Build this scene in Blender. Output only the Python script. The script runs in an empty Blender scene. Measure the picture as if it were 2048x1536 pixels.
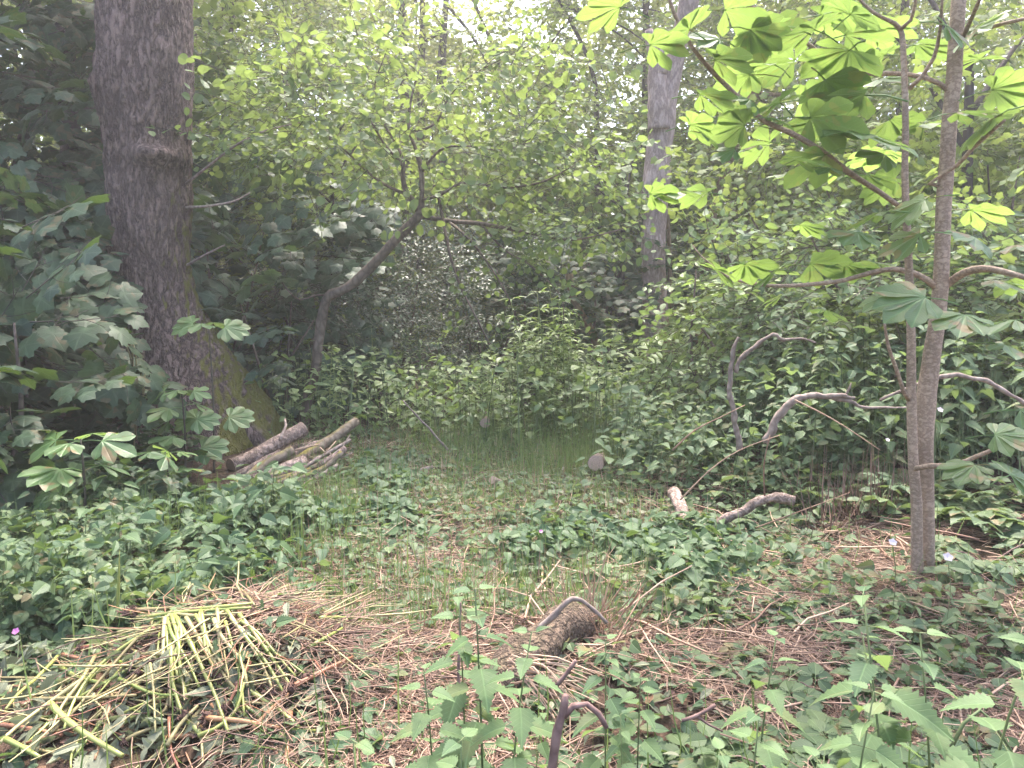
import bpy, math, random
import numpy as np
from mathutils import Vector, noise as mnoise

# ------------------------------------------------------------------ camera, world, sun, exposure
S = bpy.context.scene
COL = S.collection
R = math.radians
CAM_H, PITCH, FPX = 1.5, 6.24, 1536.0
cam = bpy.data.cameras.new('camera'); cam.sensor_width = 36; cam.lens = 27; cam.clip_start = 0.05; cam.clip_end = 400
co = bpy.data.objects.new('camera', cam); COL.objects.link(co)
co.location = (0, 0, CAM_H); co.rotation_euler = (R(90 - PITCH), 0, 0); S.camera = co
SUN_EL, SUN_AZ = 65, 8          # azimuth measured from +Y towards +X
w = bpy.data.worlds.new('World'); S.world = w; w.use_nodes = True
nt = w.node_tree; bg = nt.nodes['Background']
sky = nt.nodes.new('ShaderNodeTexSky'); sky.sky_type = 'NISHITA'; sky.sun_disc = False
sky.sun_elevation = R(SUN_EL); sky.sun_rotation = R(SUN_AZ)
sky.air_density = 1.0; sky.dust_density = 6.0; sky.ozone_density = 1.5; sky.altitude = 0
nt.links.new(sky.outputs[0], bg.inputs[0]); bg.inputs[1].default_value = 0.15
sl = bpy.data.lights.new('sun', 'SUN'); sl.energy = 1.5; sl.angle = R(20); sl.color = (1.0, 0.95, 0.86)
so = bpy.data.objects.new('sun', sl); COL.objects.link(so)
sd = Vector((math.sin(R(SUN_AZ)) * math.cos(R(SUN_EL)), math.cos(R(SUN_AZ)) * math.cos(R(SUN_EL)), math.sin(R(SUN_EL))))
so.rotation_euler = sd.to_track_quat('Z', 'Y').to_euler(); so.location = (0, 0, 30)
S.view_settings.view_transform = 'Standard'; S.view_settings.look = 'None'
S.view_settings.exposure = 2.75; S.view_settings.gamma = 1; S.view_settings.use_curve_mapping = False
S.render.engine = 'CYCLES'
cy = S.cycles
cy.use_denoising = True
cy.max_bounces = 8; cy.diffuse_bounces = 5; cy.glossy_bounces = 2; cy.transmission_bounces = 5; cy.transparent_max_bounces = 4; cy.volume_bounces = 1
cy.sample_clamp_indirect = 6

rng = np.random.default_rng(11)
random.seed(11)

# ------------------------------------------------------------------ pixel -> place helpers
_cp, _sp = math.cos(R(PITCH)), math.sin(R(PITCH))
def ray(px, py):
    x, v = (px - 1024) / FPX, (768 - py) / FPX
    return np.array([x, _cp + v * _sp, -_sp + v * _cp])
def at(px, py, Y):
    d = ray(px, py); t = Y / d[1]
    return np.array([0, 0, CAM_H]) + d * t
def gz(x, y):
    x = np.asarray(x, float); y = np.asarray(y, float)
    z = 0.035 * np.sin(1.7 * x + 0.6 * y) + 0.03 * np.sin(2.3 * y - 1.1 * x + 1) + 0.015 * np.sin(5.1 * x + 4.3 * y)
    z = z + 0.29 * np.exp(-np.abs((x + 1.12) / 0.52) ** 2.4 - np.abs((y - 2.84) / 0.36) ** 2.4)          # under the weed heap
    z = z + 0.22 / (1 + np.exp(-(x - 2.3) * 3)) / (1 + np.exp(-(y - 5.2) * 4))              # bank on the right
    z = z + 0.02 * np.clip(y - 12, 0, 60) ** 1.15
    return z
def gnd(px, py):
    d = ray(px, py); t = 2.0
    for _ in range(40):
        p = np.array([0, 0, CAM_H]) + d * t
        t += (p[2] - gz(p[0], p[1])) / max(0.12, -d[2]) * 0.7
    return np.array([0, 0, CAM_H]) + d * t
def pxsize(px, Y): return px / FPX * Y

# ------------------------------------------------------------------ mesh pieces: V, F(tri), A(u,v,rnd), M(mat per face)
class Piece:
    __slots__ = ('V', 'F', 'A', 'M', 'S')
    def __init__(s, V, F, A=None, M=None, Sm=None):
        s.V = np.asarray(V, float).reshape(-1, 3); s.F = np.asarray(F, np.int64).reshape(-1, 3)
        s.A = np.zeros((len(s.V), 3)) if A is None else np.asarray(A, float)
        s.M = np.zeros(len(s.F), np.int32) if M is None else np.asarray(M, np.int32)
        s.S = np.zeros(len(s.F), bool) if Sm is None else Sm
    def mat(s, i): return Piece(s.V, s.F, s.A, np.full(len(s.F), i, np.int32), s.S)
    def move(s, o): return Piece(s.V + np.asarray(o), s.F, s.A, s.M, s.S)
def merge(ps):
    ps = [p for p in ps if p is not None and len(p.V)]
    o = 0; Fs = []
    for p in ps: Fs.append(p.F + o); o += len(p.V)
    return Piece(np.concatenate([p.V for p in ps]), np.concatenate(Fs), np.concatenate([p.A for p in ps]),
                 np.concatenate([p.M for p in ps]), np.concatenate([p.S for p in ps]))
def unit(a):
    a = np.asarray(a, float); return a / np.maximum(np.linalg.norm(a, axis=-1, keepdims=True), 1e-9)
def frames(d, n):
    d = unit(np.atleast_2d(d)); n = np.atleast_2d(n); n = np.broadcast_to(n, d.shape)
    x = unit(np.cross(d, n)); z = np.cross(x, d)
    return np.stack([x, d, z], axis=-1)
def scatter(p, pos, Rm, s, rnd=None):
    pos = np.atleast_2d(pos); n = len(pos); s = np.broadcast_to(np.asarray(s, float), (n,))
    V = np.einsum('nij,vj->nvi', Rm * s[:, None, None], p.V) + pos[:, None, :]
    F = (p.F[None] + (np.arange(n) * len(p.V))[:, None, None]).reshape(-1, 3)
    A = np.repeat(p.A[None], n, 0).copy()
    if rnd is None: rnd = rng.random(n)
    A[:, :, 2] = (A[:, :, 2] * 0.5 + np.asarray(rnd)[:, None] * 0.5) if p.A[:, 2].any() else np.asarray(rnd)[:, None]
    return Piece(V.reshape(-1, 3), F, A.reshape(-1, 3), np.tile(p.M, n), np.tile(p.S, n))
def smooth_path(P, Rr, step):
    P = np.asarray(P, float); Rr = np.asarray(Rr, float); n = len(P)
    if n < 2: return P, Rr
    E = np.vstack([2 * P[0] - P[1], P, 2 * P[-1] - P[-2]])
    out, ro = [], []
    for i in range(n - 1):
        p0, p1, p2, p3 = E[i], E[i + 1], E[i + 2], E[i + 3]
        k = max(1, int(np.linalg.norm(p2 - p1) / step))
        for j in range(k):
            t = j / k
            out.append(0.5 * (2 * p1 + (p2 - p0) * t + (2 * p0 - 5 * p1 + 4 * p2 - p3) * t * t + (3 * p1 - p0 - 3 * p2 + p3) * t ** 3))
            ro.append(Rr[i] * (1 - t) + Rr[i + 1] * t)
    out.append(P[-1]); ro.append(Rr[-1])
    return np.array(out), np.array(ro)
def tube(P, rad, sides=6, step=None, lump=0.0, cap=True, lf=3.0):
    P = np.asarray(P, float); rad = np.broadcast_to(np.asarray(rad, float), (len(P),))
    if step: P, rad = smooth_path(P, rad, step)
    if lump > .3 and step:      # crooked dead wood
        o_ = rng.random(3) * 90
        P = P + np.array([[mnoise.noise(Vector(p * 10 + o_)), mnoise.noise(Vector(p * 10 + o_ + 30)), mnoise.noise(Vector(p * 10 + o_ + 60))] for p in P]) * np.minimum(rad, .018)[:, None] * .9
        rad = rad * (1 + .28 * np.array([max(0, mnoise.noise(Vector(p * 22 + o_ + 11))) for p in P]))
    n = len(P)
    T = unit(np.gradient(P, axis=0)) if n > 1 else np.array([[0, 0, 1.]])
    ref = np.array([0, 0, 1.]) if abs(T[0][2]) < 0.9 else np.array([1., 0, 0])
    N = unit(np.cross(T[0], ref)); Ns = []
    for i in range(n):
        N = unit(N - T[i] * N.dot(T[i])); Ns.append(N)
    Ns = np.array(Ns); B = np.cross(T, Ns)
    a = np.arange(sides) * 2 * math.pi / sides
    rr = rad[:, None] * np.ones(sides)
    if lump:
        off = rng.random(3) * 50
        for i in range(n):
            for j in range(sides):
                q = P[i] + (Ns[i] * math.cos(a[j]) + B[i] * math.sin(a[j])) * rad[i]
                rr[i, j] *= 1 + lump * mnoise.noise(Vector(q * lf / max(0.02, rad.mean()) * 0.12 + off))
    V = P[:, None] + (Ns[:, None] * np.cos(a)[None, :, None] + B[:, None] * np.sin(a)[None, :, None]) * rr[:, :, None]
    L = np.concatenate([[0], np.cumsum(np.linalg.norm(np.diff(P, axis=0), axis=1))])
    A = np.zeros((n, sides, 3)); A[:, :, 0] = (a / (2 * math.pi))[None]; A[:, :, 1] = L[:, None]; A[:, :, 2] = 0
    i, j = np.meshgrid(np.arange(n - 1), np.arange(sides), indexing='ij')
    q0 = (i * sides + j).ravel(); q1 = (i * sides + (j + 1) % sides).ravel(); q2 = q1 + sides; q3 = q0 + sides
    F = np.concatenate([np.stack([q0, q1, q2], 1), np.stack([q0, q2, q3], 1)])
    V = V.reshape(-1, 3); A = A.reshape(-1, 3)
    if cap:
        k = len(V); V = np.vstack([V, P[0], P[-1]]); A = np.vstack([A, A[0], A[-1]])
        jj = np.arange(sides); e = (n - 1) * sides
        F = np.vstack([F, np.stack([np.full(sides, k), (jj + 1) % sides, jj], 1), np.stack([np.full(sides, k + 1), e + jj, e + (jj + 1) % sides], 1)])
    return Piece(V, F, A, None, np.ones(len(F), bool))
def disc(c, axis, r, sides=18):
    axis = unit(axis); ref = np.array([0, 0, 1.]) if abs(axis[2]) < .9 else np.array([1., 0, 0])
    x = unit(np.cross(axis, ref)); y = np.cross(axis, x); c = np.asarray(c)
    a = np.arange(sides) * 2 * math.pi / sides; wob = 1 + 0.05 * np.sin(a * 3 + 1) + 0.03 * np.sin(a * 5)
    ring = c + (x[None] * np.cos(a)[:, None] + y[None] * np.sin(a)[:, None]) * (r * wob)[:, None]
    back = ring - axis * r * 0.12
    V = np.vstack([c + axis * r * 0.05, ring, back]); j = np.arange(sides)
    F = np.vstack([np.stack([np.zeros(sides, int), 1 + j, 1 + (j + 1) % sides], 1),
                   np.stack([1 + j, 1 + sides + j, 1 + (j + 1) % sides], 1), np.stack([1 + (j + 1) % sides, 1 + sides + j, 1 + sides + (j + 1) % sides], 1)])
    A = np.zeros((len(V), 3)); A[1:, 0] = 1; A[:, 1] = 0
    return Piece(V, F, A)

def build(name, p, mats, parent=None, origin=None):
    me = bpy.data.meshes.new(name)
    V = p.V if origin is None else p.V - np.asarray(origin)
    n, m = len(V), len(p.F)
    me.vertices.add(n); me.vertices.foreach_set('co', V.astype(np.float32).ravel())
    me.loops.add(m * 3); me.loops.foreach_set('vertex_index', p.F.astype(np.int32).ravel())
    me.polygons.add(m); me.polygons.foreach_set('loop_start', np.arange(0, m * 3, 3, dtype=np.int32))
    try: me.polygons.foreach_set('loop_total', np.full(m, 3, np.int32))
    except Exception: pass
    me.polygons.foreach_set('material_index', p.M.astype(np.int32)); me.polygons.foreach_set('use_smooth', p.S)
    a = me.attributes.new('leaf', 'FLOAT_VECTOR', 'POINT'); a.data.foreach_set('vector', p.A.astype(np.float32).ravel())
    for mm in (mats if isinstance(mats, (list, tuple)) else [mats]): me.materials.append(mm)
    me.update(calc_edges=True)
    o = bpy.data.objects.new(name, me); COL.objects.link(o)
    if parent: o.parent = parent
    return o
def tag(o, label=None, cat=None, group=None, kind=None):
    if label: o['label'] = label
    if cat: o['category'] = cat
    if group: o['group'] = group
    if kind: o['kind'] = kind
    return o
def thing(name, label, cat, loc=(0, 0, 0), rz=0, group=None):
    o = bpy.data.objects.new(name, None); o.empty_display_size = 0.1; COL.objects.link(o)
    o.location = tuple(loc); o.rotation_euler = (0, 0, rz)
    return tag(o, label, cat, group)
def dup(root, loc, rz, s=1, label=None, group=None, tilt=(0, 0)):
    r = root.copy(); COL.objects.link(r); r.location = tuple(loc); r.rotation_euler = (tilt[0], tilt[1], rz); r.scale = (s, s, s)
    if label: r['label'] = label
    if group: r['group'] = group
    for ch in list(root.children):
        c = ch.copy(); COL.objects.link(c); c.parent = r
        for g in list(ch.children):
            d = g.copy(); COL.objects.link(d); d.parent = c
    return r

# ------------------------------------------------------------------ materials
def newmat(name):
    m = bpy.data.materials.new(name); m.use_nodes = True; t = m.node_tree; t.nodes.clear()
    return m, t, t.nodes, t.links
def N(t, typ, **kw):
    n = t.nodes.new(typ)
    for k, v in kw.items():
        if k.startswith('i_'): n.inputs[int(k[2:])].default_value = v
        else: setattr(n, k, v)
    return n
def ramp(t, fac, stops):
    r = t.nodes.new('ShaderNodeValToRGB'); cr = r.color_ramp
    while len(cr.elements) > len(stops): cr.elements.remove(cr.elements[-1])
    while len(cr.elements) < len(stops): cr.elements.new(0.5)
    for e, (p, c) in zip(cr.elements, stops): e.position = p; e.color = (*c, 1)
    t.links.new(fac, r.inputs[0]); return r.outputs[0]
def mth(t, op, a, b=None, clamp=False):
    n = t.nodes.new('ShaderNodeMath'); n.operation = op; n.use_clamp = clamp
    for k, v in ((0, a), (1, b)):
        if v is None: continue
        if isinstance(v, (int, float)): n.inputs[k].default_value = v
        else: t.links.new(v, n.inputs[k])
    return n.outputs[0]
def mix(t, f, a, b, blend='MIX'):
    n = t.nodes.new('ShaderNodeMix'); n.data_type = 'RGBA'; n.blend_type = blend
    for k, v in ((0, f), (6, a), (7, b)):
        if isinstance(v, (int, float)): n.inputs[k].default_value = v
        elif isinstance(v, tuple): n.inputs[k].default_value = (*v, 1)
        else: t.links.new(v, n.inputs[k])
    return n.outputs[2]
def leafmat(name, ca, cb, tr=None, trans=0.35, rough=0.45, spec=0.5, veins=14, vein=0.35, spots=0.0):
    m, t, ns, L = newmat(name)
    at_ = N(t, 'ShaderNodeAttribute', attribute_name='leaf'); sp = N(t, 'ShaderNodeSeparateXYZ'); L.new(at_.outputs['Vector'], sp.inputs[0])
    u, v, r = sp.outputs
    oi = N(t, 'ShaderNodeObjectInfo')
    f = mth(t, 'FRACT', mth(t, 'ADD', r, mth(t, 'MULTIPLY', oi.outputs['Random'], 0.37)))
    col = mix(t, f, ca, cb)
    au = mth(t, 'ABSOLUTE', u)
    wob = mth(t, 'ABSOLUTE', mth(t, 'SINE', mth(t, 'MULTIPLY', mth(t, 'SUBTRACT', v, mth(t, 'MULTIPLY', au, 0.9)), veins * math.pi)))
    lat = mth(t, 'SUBTRACT', 1, mth(t, 'MULTIPLY', wob, 4), True)
    mid = mth(t, 'SUBTRACT', 1, mth(t, 'MULTIPLY', au, 30), True)
    vm = mth(t, 'MULTIPLY', mth(t, 'MAXIMUM', mth(t, 'MULTIPLY', lat, 0.6), mid), vein)
    col = mix(t, vm, col, tuple(min(1, c * 2.2 + 0.03) for c in cb))
    geo = N(t, 'ShaderNodeNewGeometry')
    if spots:
        no = N(t, 'ShaderNodeTexNoise', i_2=9.0, i_3=2.0); L.new(geo.outputs['Position'], no.inputs[0])
        col = mix(t, mth(t, 'MULTIPLY', mth(t, 'MULTIPLY', mth(t, 'SUBTRACT', no.outputs[0], 0.59), 30, True), spots), col, (0.23, 0.11, 0.06))
    nb = N(t, 'ShaderNodeTexNoise', i_2=30.0, i_3=1.0); L.new(geo.outputs['Position'], nb.inputs[0])
    col = mix(t, 0.45, col, mix(t, 1.0, col, mix(t, nb.outputs[0], (0.4, 0.4, 0.4), (1.5, 1.5, 1.3)), 'MULTIPLY'))
    col = mix(t, mth(t, 'MULTIPLY', geo.outputs['Backfacing'], 0.35), col, mix(t, 0.5, col, (0.20, 0.26, 0.17)))
    bs = N(t, 'ShaderNodeBsdfPrincipled'); L.new(col, bs.inputs['Base Color'])
    bs.inputs['Roughness'].default_value = rough; bs.inputs['Specular IOR Level'].default_value = spec
    bp = N(t, 'ShaderNodeBump', i_0=0.35, i_1=0.004); L.new(mth(t, 'MAXIMUM', lat, mid), bp.inputs['Height']); bp.invert = True
    L.new(bp.outputs[0], bs.inputs['Normal'])
    tl = N(t, 'ShaderNodeBsdfTranslucent'); tc = tr or tuple(c * 2.6 for c in cb)
    L.new(mix(t, mth(t, 'MULTIPLY', vm, 0.8), mix(t, f, tuple(c * 0.75 for c in tc), tc), tuple(c * 0.5 for c in tc)), tl.inputs[0])
    mx = N(t, 'ShaderNodeMixShader', i_0=trans); L.new(bs.outputs[0], mx.inputs[1]); L.new(tl.outputs[0], mx.inputs[2])
    o = N(t, 'ShaderNodeOutputMaterial'); L.new(mx.outputs[0], o.inputs[0]); return m
def barkmat(name, ca, cb, sc=14, stretch=0.25, bump=0.5, dist=0.02, moss=0.0, mosscol=(0.15, 0.15, 0.03), mside=(1, 0, 0), mz=(0, 3), ridged=False):
    m, t, ns, L = newmat(name)
    tc = N(t, 'ShaderNodeTexCoord'); geo = N(t, 'ShaderNodeNewGeometry'); mp = N(t, 'ShaderNodeMapping'); mp.inputs['Scale'].default_value = (sc, sc, sc * stretch)
    L.new(tc.outputs['Object'], mp.inputs[0])
    vo = N(t, 'ShaderNodeTexVoronoi', feature='DISTANCE_TO_EDGE', i_2=1.0)
    n1 = N(t, 'ShaderNodeTexNoise', i_2=1.6, i_3=5.0); L.new(mp.outputs[0], n1.inputs[0])
    wm = N(t, 'ShaderNodeMix'); wm.data_type = 'VECTOR'; wm.inputs[0].default_value = 0.28; L.new(mp.outputs[0], wm.inputs[4]); L.new(n1.outputs[1], wm.inputs[5]); L.new(wm.outputs[1], vo.inputs[0])
    h = mth(t, 'MULTIPLY', mth(t, 'MINIMUM', vo.outputs[0], 0.35), 2.6)
    if ridged:
        nr = N(t, 'ShaderNodeTexNoise', i_2=1.0, i_3=3.0, i_4=0.6); L.new(wm.outputs[1], nr.inputs[0]); h = mth(t, 'MINIMUM', mth(t, 'MULTIPLY', mth(t, 'ABSOLUTE', mth(t, 'SUBTRACT', nr.outputs[0], 0.5)), 7.0), 1.0)
    n2 = N(t, 'ShaderNodeTexNoise', i_2=sc * 4.0, i_3=6.0, i_4=0.65); L.new(tc.outputs['Object'], n2.inputs[0])
    n3 = N(t, 'ShaderNodeTexNoise', i_2=2.3, i_3=4.0); L.new(tc.outputs['Object'], n3.inputs[0])
    hh = mth(t, 'ADD', mth(t, 'MULTIPLY', h, 0.7), mth(t, 'MULTIPLY', n2.outputs[0], 0.5))
    col = mix(t, mth(t, 'MULTIPLY', hh, 0.95, True), ca, cb)
    col = mix(t, 0.7, col, mix(t, 1.0, col, ramp(t, n3.outputs[0], [(0.3, (0.55, 0.52, 0.5)), (0.7, (1.35, 1.32, 1.3))]), 'MULTIPLY'))
    if moss:
        dt = N(t, 'ShaderNodeVectorMath', operation='DOT_PRODUCT'); L.new(geo.outputs['Normal'], dt.inputs[0]); dt.inputs[1].default_value = mside
        sz = N(t, 'ShaderNodeSeparateXYZ'); L.new(geo.outputs['Position'], sz.inputs[0])
        zf = N(t, 'ShaderNodeMapRange', i_1=mz[0], i_2=mz[1], i_3=1.0, i_4=0.0); L.new(sz.outputs[2], zf.inputs[0])
        nm = N(t, 'ShaderNodeTexNoise', i_2=7.0, i_3=5.0); L.new(tc.outputs['Object'], nm.inputs[0])
        mk = mth(t, 'ADD', mth(t, 'ADD', mth(t, 'MULTIPLY', dt.outputs['Value'], 0.9), mth(t, 'MULTIPLY', zf.outputs[0], 0.8)), mth(t, 'MULTIPLY', nm.outputs[0], 1.2))
        mk = mth(t, 'MULTIPLY', mth(t, 'MULTIPLY', mth(t, 'SUBTRACT', mk, 1.74), 3.0, True), moss)
        col = mix(t, mk, col, mix(t, n2.outputs[0], tuple(c * 0.5 for c in mosscol), tuple(c * 1.5 for c in mosscol)))
    bs = N(t, 'ShaderNodeBsdfPrincipled'); L.new(col, bs.inputs['Base Color']); bs.inputs['Roughness'].default_value = 0.85; bs.inputs['Specular IOR Level'].default_value = 0.25
    bp = N(t, 'ShaderNodeBump', i_0=bump, i_1=dist); L.new(hh, bp.inputs['Height']); L.new(bp.outputs[0], bs.inputs['Normal'])
    o = N(t, 'ShaderNodeOutputMaterial'); L.new(bs.outputs[0], o.inputs[0]); return m
def plainmat(name, ca, cb, sc=20, rough=0.7, trans=0.0, spec=0.3, bump=0.3):
    m, t, ns, L = newmat(name)
    tc = N(t, 'ShaderNodeTexCoord'); at_ = N(t, 'ShaderNodeAttribute', attribute_name='leaf'); sp = N(t, 'ShaderNodeSeparateXYZ'); L.new(at_.outputs['Vector'], sp.inputs[0])
    oi = N(t, 'ShaderNodeObjectInfo')
    no = N(t, 'ShaderNodeTexNoise', i_2=float(sc), i_3=4.0); L.new(tc.outputs['Object'], no.inputs[0])
    f = mth(t, 'FRACT', mth(t, 'ADD', mth(t, 'ADD', mth(t, 'MULTIPLY', sp.outputs[2], 0.8), mth(t, 'MULTIPLY', no.outputs[0], 0.6)), oi.outputs['Random']))
    f = mth(t, 'PINGPONG', mth(t, 'MULTIPLY', f, 2), 1)
    col = mix(t, f, ca, cb)
    bs = N(t, 'ShaderNodeBsdfPrincipled'); L.new(col, bs.inputs['Base Color']); bs.inputs['Roughness'].default_value = rough; bs.inputs['Specular IOR Level'].default_value = spec
    bp = N(t, 'ShaderNodeBump', i_0=bump, i_1=0.003); L.new(no.outputs[0], bp.inputs['Height']); L.new(bp.outputs[0], bs.inputs['Normal'])
    out = bs.outputs[0]
    if trans:
        tl = N(t, 'ShaderNodeBsdfTranslucent'); L.new(col, tl.inputs[0]); mx = N(t, 'ShaderNodeMixShader', i_0=trans); L.new(out, mx.inputs[1]); L.new(tl.outputs[0], mx.inputs[2]); out = mx.outputs[0]
    o = N(t, 'ShaderNodeOutputMaterial'); L.new(out, o.inputs[0]); return m

M = {}
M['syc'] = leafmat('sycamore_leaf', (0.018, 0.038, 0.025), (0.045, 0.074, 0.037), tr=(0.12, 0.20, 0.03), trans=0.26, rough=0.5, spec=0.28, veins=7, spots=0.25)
M['syc_skylit'] = leafmat('skylit_sycamore_leaf', (0.030, 0.062, 0.046), (0.075, 0.115, 0.070), tr=(0.13, 0.22, 0.05), trans=0.24, rough=0.42, spec=0.45, veins=7, spots=0.1)  # sycamore leaf colour lightened and blued to imitate sky light from the clearing
M['hazel'] = leafmat('hazel_leaf', (0.060, 0.105, 0.042), (0.105, 0.155, 0.055), tr=(0.27, 0.36, 0.085), trans=0.42, rough=0.5, spec=0.35, veins=8)
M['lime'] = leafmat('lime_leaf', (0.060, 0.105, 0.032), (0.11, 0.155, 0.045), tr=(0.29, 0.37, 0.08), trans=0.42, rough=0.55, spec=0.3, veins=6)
M['far'] = leafmat('far_leaf', (0.06, 0.10, 0.03), (0.14, 0.18, 0.05), tr=(0.38, 0.43, 0.11), trans=0.42, rough=0.55, spec=0.3, veins=4, vein=0.1)
M['dark'] = leafmat('holly_leaf', (0.026, 0.052, 0.032), (0.065, 0.098, 0.052), tr=(0.12, 0.18, 0.04), trans=0.18, rough=0.28, spec=0.7, veins=4, vein=0.15)
M['chest'] = leafmat('chestnut_leaf', (0.045, 0.095, 0.042), (0.075, 0.135, 0.045), tr=(0.32, 0.47, 0.10), trans=0.40, rough=0.45, veins=14, vein=0.55, spots=0.7)
M['chest_seed'] = leafmat('chestnut_seedling_leaf', (0.06, 0.12, 0.045), (0.085, 0.15, 0.05), tr=(0.26, 0.38, 0.07), trans=0.32, rough=0.5, veins=16, vein=0.25, spots=0.15)
M['nettle'] = leafmat('nettle_leaf', (0.050, 0.092, 0.050), (0.105, 0.150, 0.075), tr=(0.22, 0.31, 0.09), trans=0.33, rough=0.6, spec=0.3, veins=8, vein=0.45, spots=0.2)
M['nettle_fresh'] = leafmat('fresh_nettle_leaf', (0.052, 0.098, 0.050), (0.108, 0.165, 0.074), tr=(0.22, 0.32, 0.09), trans=0.35, rough=0.6, spec=0.3, veins=8, vein=0.45, spots=0.15)
M['bramble'] = leafmat('bramble_leaf', (0.045, 0.082, 0.042), (0.10, 0.14, 0.060), tr=(0.20, 0.28, 0.08), trans=0.3, rough=0.55, spec=0.35, veins=9, vein=0.5, spots=0.4)
M['balsam'] = leafmat('balsam_leaf', (0.095, 0.155, 0.065), (0.19, 0.245, 0.10), tr=(0.28, 0.40, 0.09), trans=0.35, rough=0.45, veins=12, vein=0.2)
M['ivy'] = leafmat('ground_cover_leaf', (0.030, 0.066, 0.034), (0.070, 0.115, 0.050), tr=(0.15, 0.23, 0.05), trans=0.28, rough=0.55, spec=0.3, veins=6, vein=0.25)
M['wilt'] = leafmat('wilted_leaf', (0.070, 0.078, 0.050), (0.19, 0.20, 0.14), tr=(0.22, 0.26, 0.12), trans=0.25, rough=0.6, spec=0.3, veins=8, vein=0.3)
M['brown'] = leafmat('dead_leaf', (0.06, 0.035, 0.022), (0.17, 0.10, 0.065), tr=(0.3, 0.16, 0.06), trans=0.2, rough=0.7, spec=0.2, veins=8, vein=0.2)
M['grass'] = plainmat('grass_blade', (0.085, 0.14, 0.035), (0.20, 0.26, 0.08), 8, 0.5, 0.3)
M['straw'] = plainmat('dry_stem', (0.18, 0.092, 0.064), (0.46, 0.32, 0.225), 12, 0.6, 0.1)
M['strawdark'] = plainmat('damp_stem', (0.06, 0.034, 0.027), (0.22, 0.135, 0.10), 12, 0.6)
M['stalk'] = plainmat('balsam_stalk', (0.15, 0.19, 0.04), (0.28, 0.29, 0.085), 6, 0.38, 0.1, 0.5)
M['stalkold'] = plainmat('withered_stalk', (0.17, 0.135, 0.06), (0.36, 0.32, 0.15), 6, 0.5, 0.1, 0.4)
M['stalkred'] = plainmat('reddish_stalk', (0.20, 0.07, 0.045), (0.36, 0.20, 0.10), 6, 0.45, 0.05, 0.4)
M['root'] = plainmat('muddy_root', (0.035, 0.020, 0.018), (0.12, 0.07, 0.055), 40, 0.9, 0, 0.2, 0.8)
M['stem'] = plainmat('green_stem', (0.07, 0.10, 0.04), (0.14, 0.17, 0.07), 10, 0.6)
M['balsam_stem'] = plainmat('balsam_stem', (0.10, 0.16, 0.06), (0.22, 0.26, 0.10), 10, 0.5)
M['twig'] = plainmat('twig_bark', (0.04, 0.034, 0.027), (0.10, 0.085, 0.065), 25, 0.8, 0, 0.2, 0.6)
M['oak'] = barkmat('oak_bark', (0.026, 0.017, 0.015), (0.29, 0.21, 0.185), 22, 0.32, 1.0, 0.05, 0.9, (0.17, 0.16, 0.035), (1.15, 0.15, 0.1), (0.0, 3.2), True)
M['ash'] = barkmat('ash_bark', (0.16, 0.11, 0.098), (0.45, 0.35, 0.32), 18, 0.35, 0.6, 0.015, 0.8, (0.20, 0.12, 0.05), (0.5, -0.6, 0.0), (0.3, 4.5), True)
M['sap'] = barkmat('sapling_bark', (0.06, 0.044, 0.037), (0.19, 0.15, 0.125), 22, 0.6, 0.5, 0.006)
M['chbark'] = barkmat('chestnut_bark', (0.17, 0.12, 0.088), (0.40, 0.305, 0.235), 34, 1.5, 0.5, 0.004, ridged=True)
M['log'] = barkmat('log_bark', (0.055, 0.038, 0.032), (0.38, 0.285, 0.245), 19, 0.9, 0.9, 0.014, ridged=True)
M['mosslog'] = barkmat('mossy_log_bark', (0.075, 0.055, 0.04), (0.25, 0.20, 0.15), 17, 1.2, 0.7, 0.008, 0.9, (0.18, 0.15, 0.035), (0, 0, 0.9), (-1, 3))
M['mossstem'] = barkmat('mossy_stem_bark', (0.09, 0.06, 0.035), (0.26, 0.19, 0.11), 20, 0.6, 0.7, 0.008, 0.6, (0.17, 0.14, 0.03), (0.5, -0.5, 0.5), (-1, 4))
M['stump'] = barkmat('stump_bark', (0.05, 0.035, 0.028), (0.21, 0.15, 0.11), 26, 0.7, 1.0, 0.03, 0.25, (0.11, 0.10, 0.03), (0, 0, 1), (-1, 2), True)
M['dead'] = barkmat('dead_branch_bark', (0.11, 0.08, 0.07), (0.33, 0.27, 0.235), 26, 0.7, 0.5, 0.005)
M['redwood'] = barkmat('red_brown_bark', (0.10, 0.06, 0.055), (0.25, 0.165, 0.15), 40, 0.7, 0.5, 0.003)
M['darkbark'] = barkmat('dark_bark', (0.03, 0.025, 0.022), (0.10, 0.08, 0.07), 14, 0.3, 0.6, 0.015)
M['petal'] = plainmat('pink_petal', (0.55, 0.16, 0.42), (0.7, 0.3, 0.55), 10, 0.5, 0.3)
M['whitepetal'] = plainmat('white_petal', (0.62, 0.52, 0.56), (0.78, 0.70, 0.72), 10, 0.5, 0.3)
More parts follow.
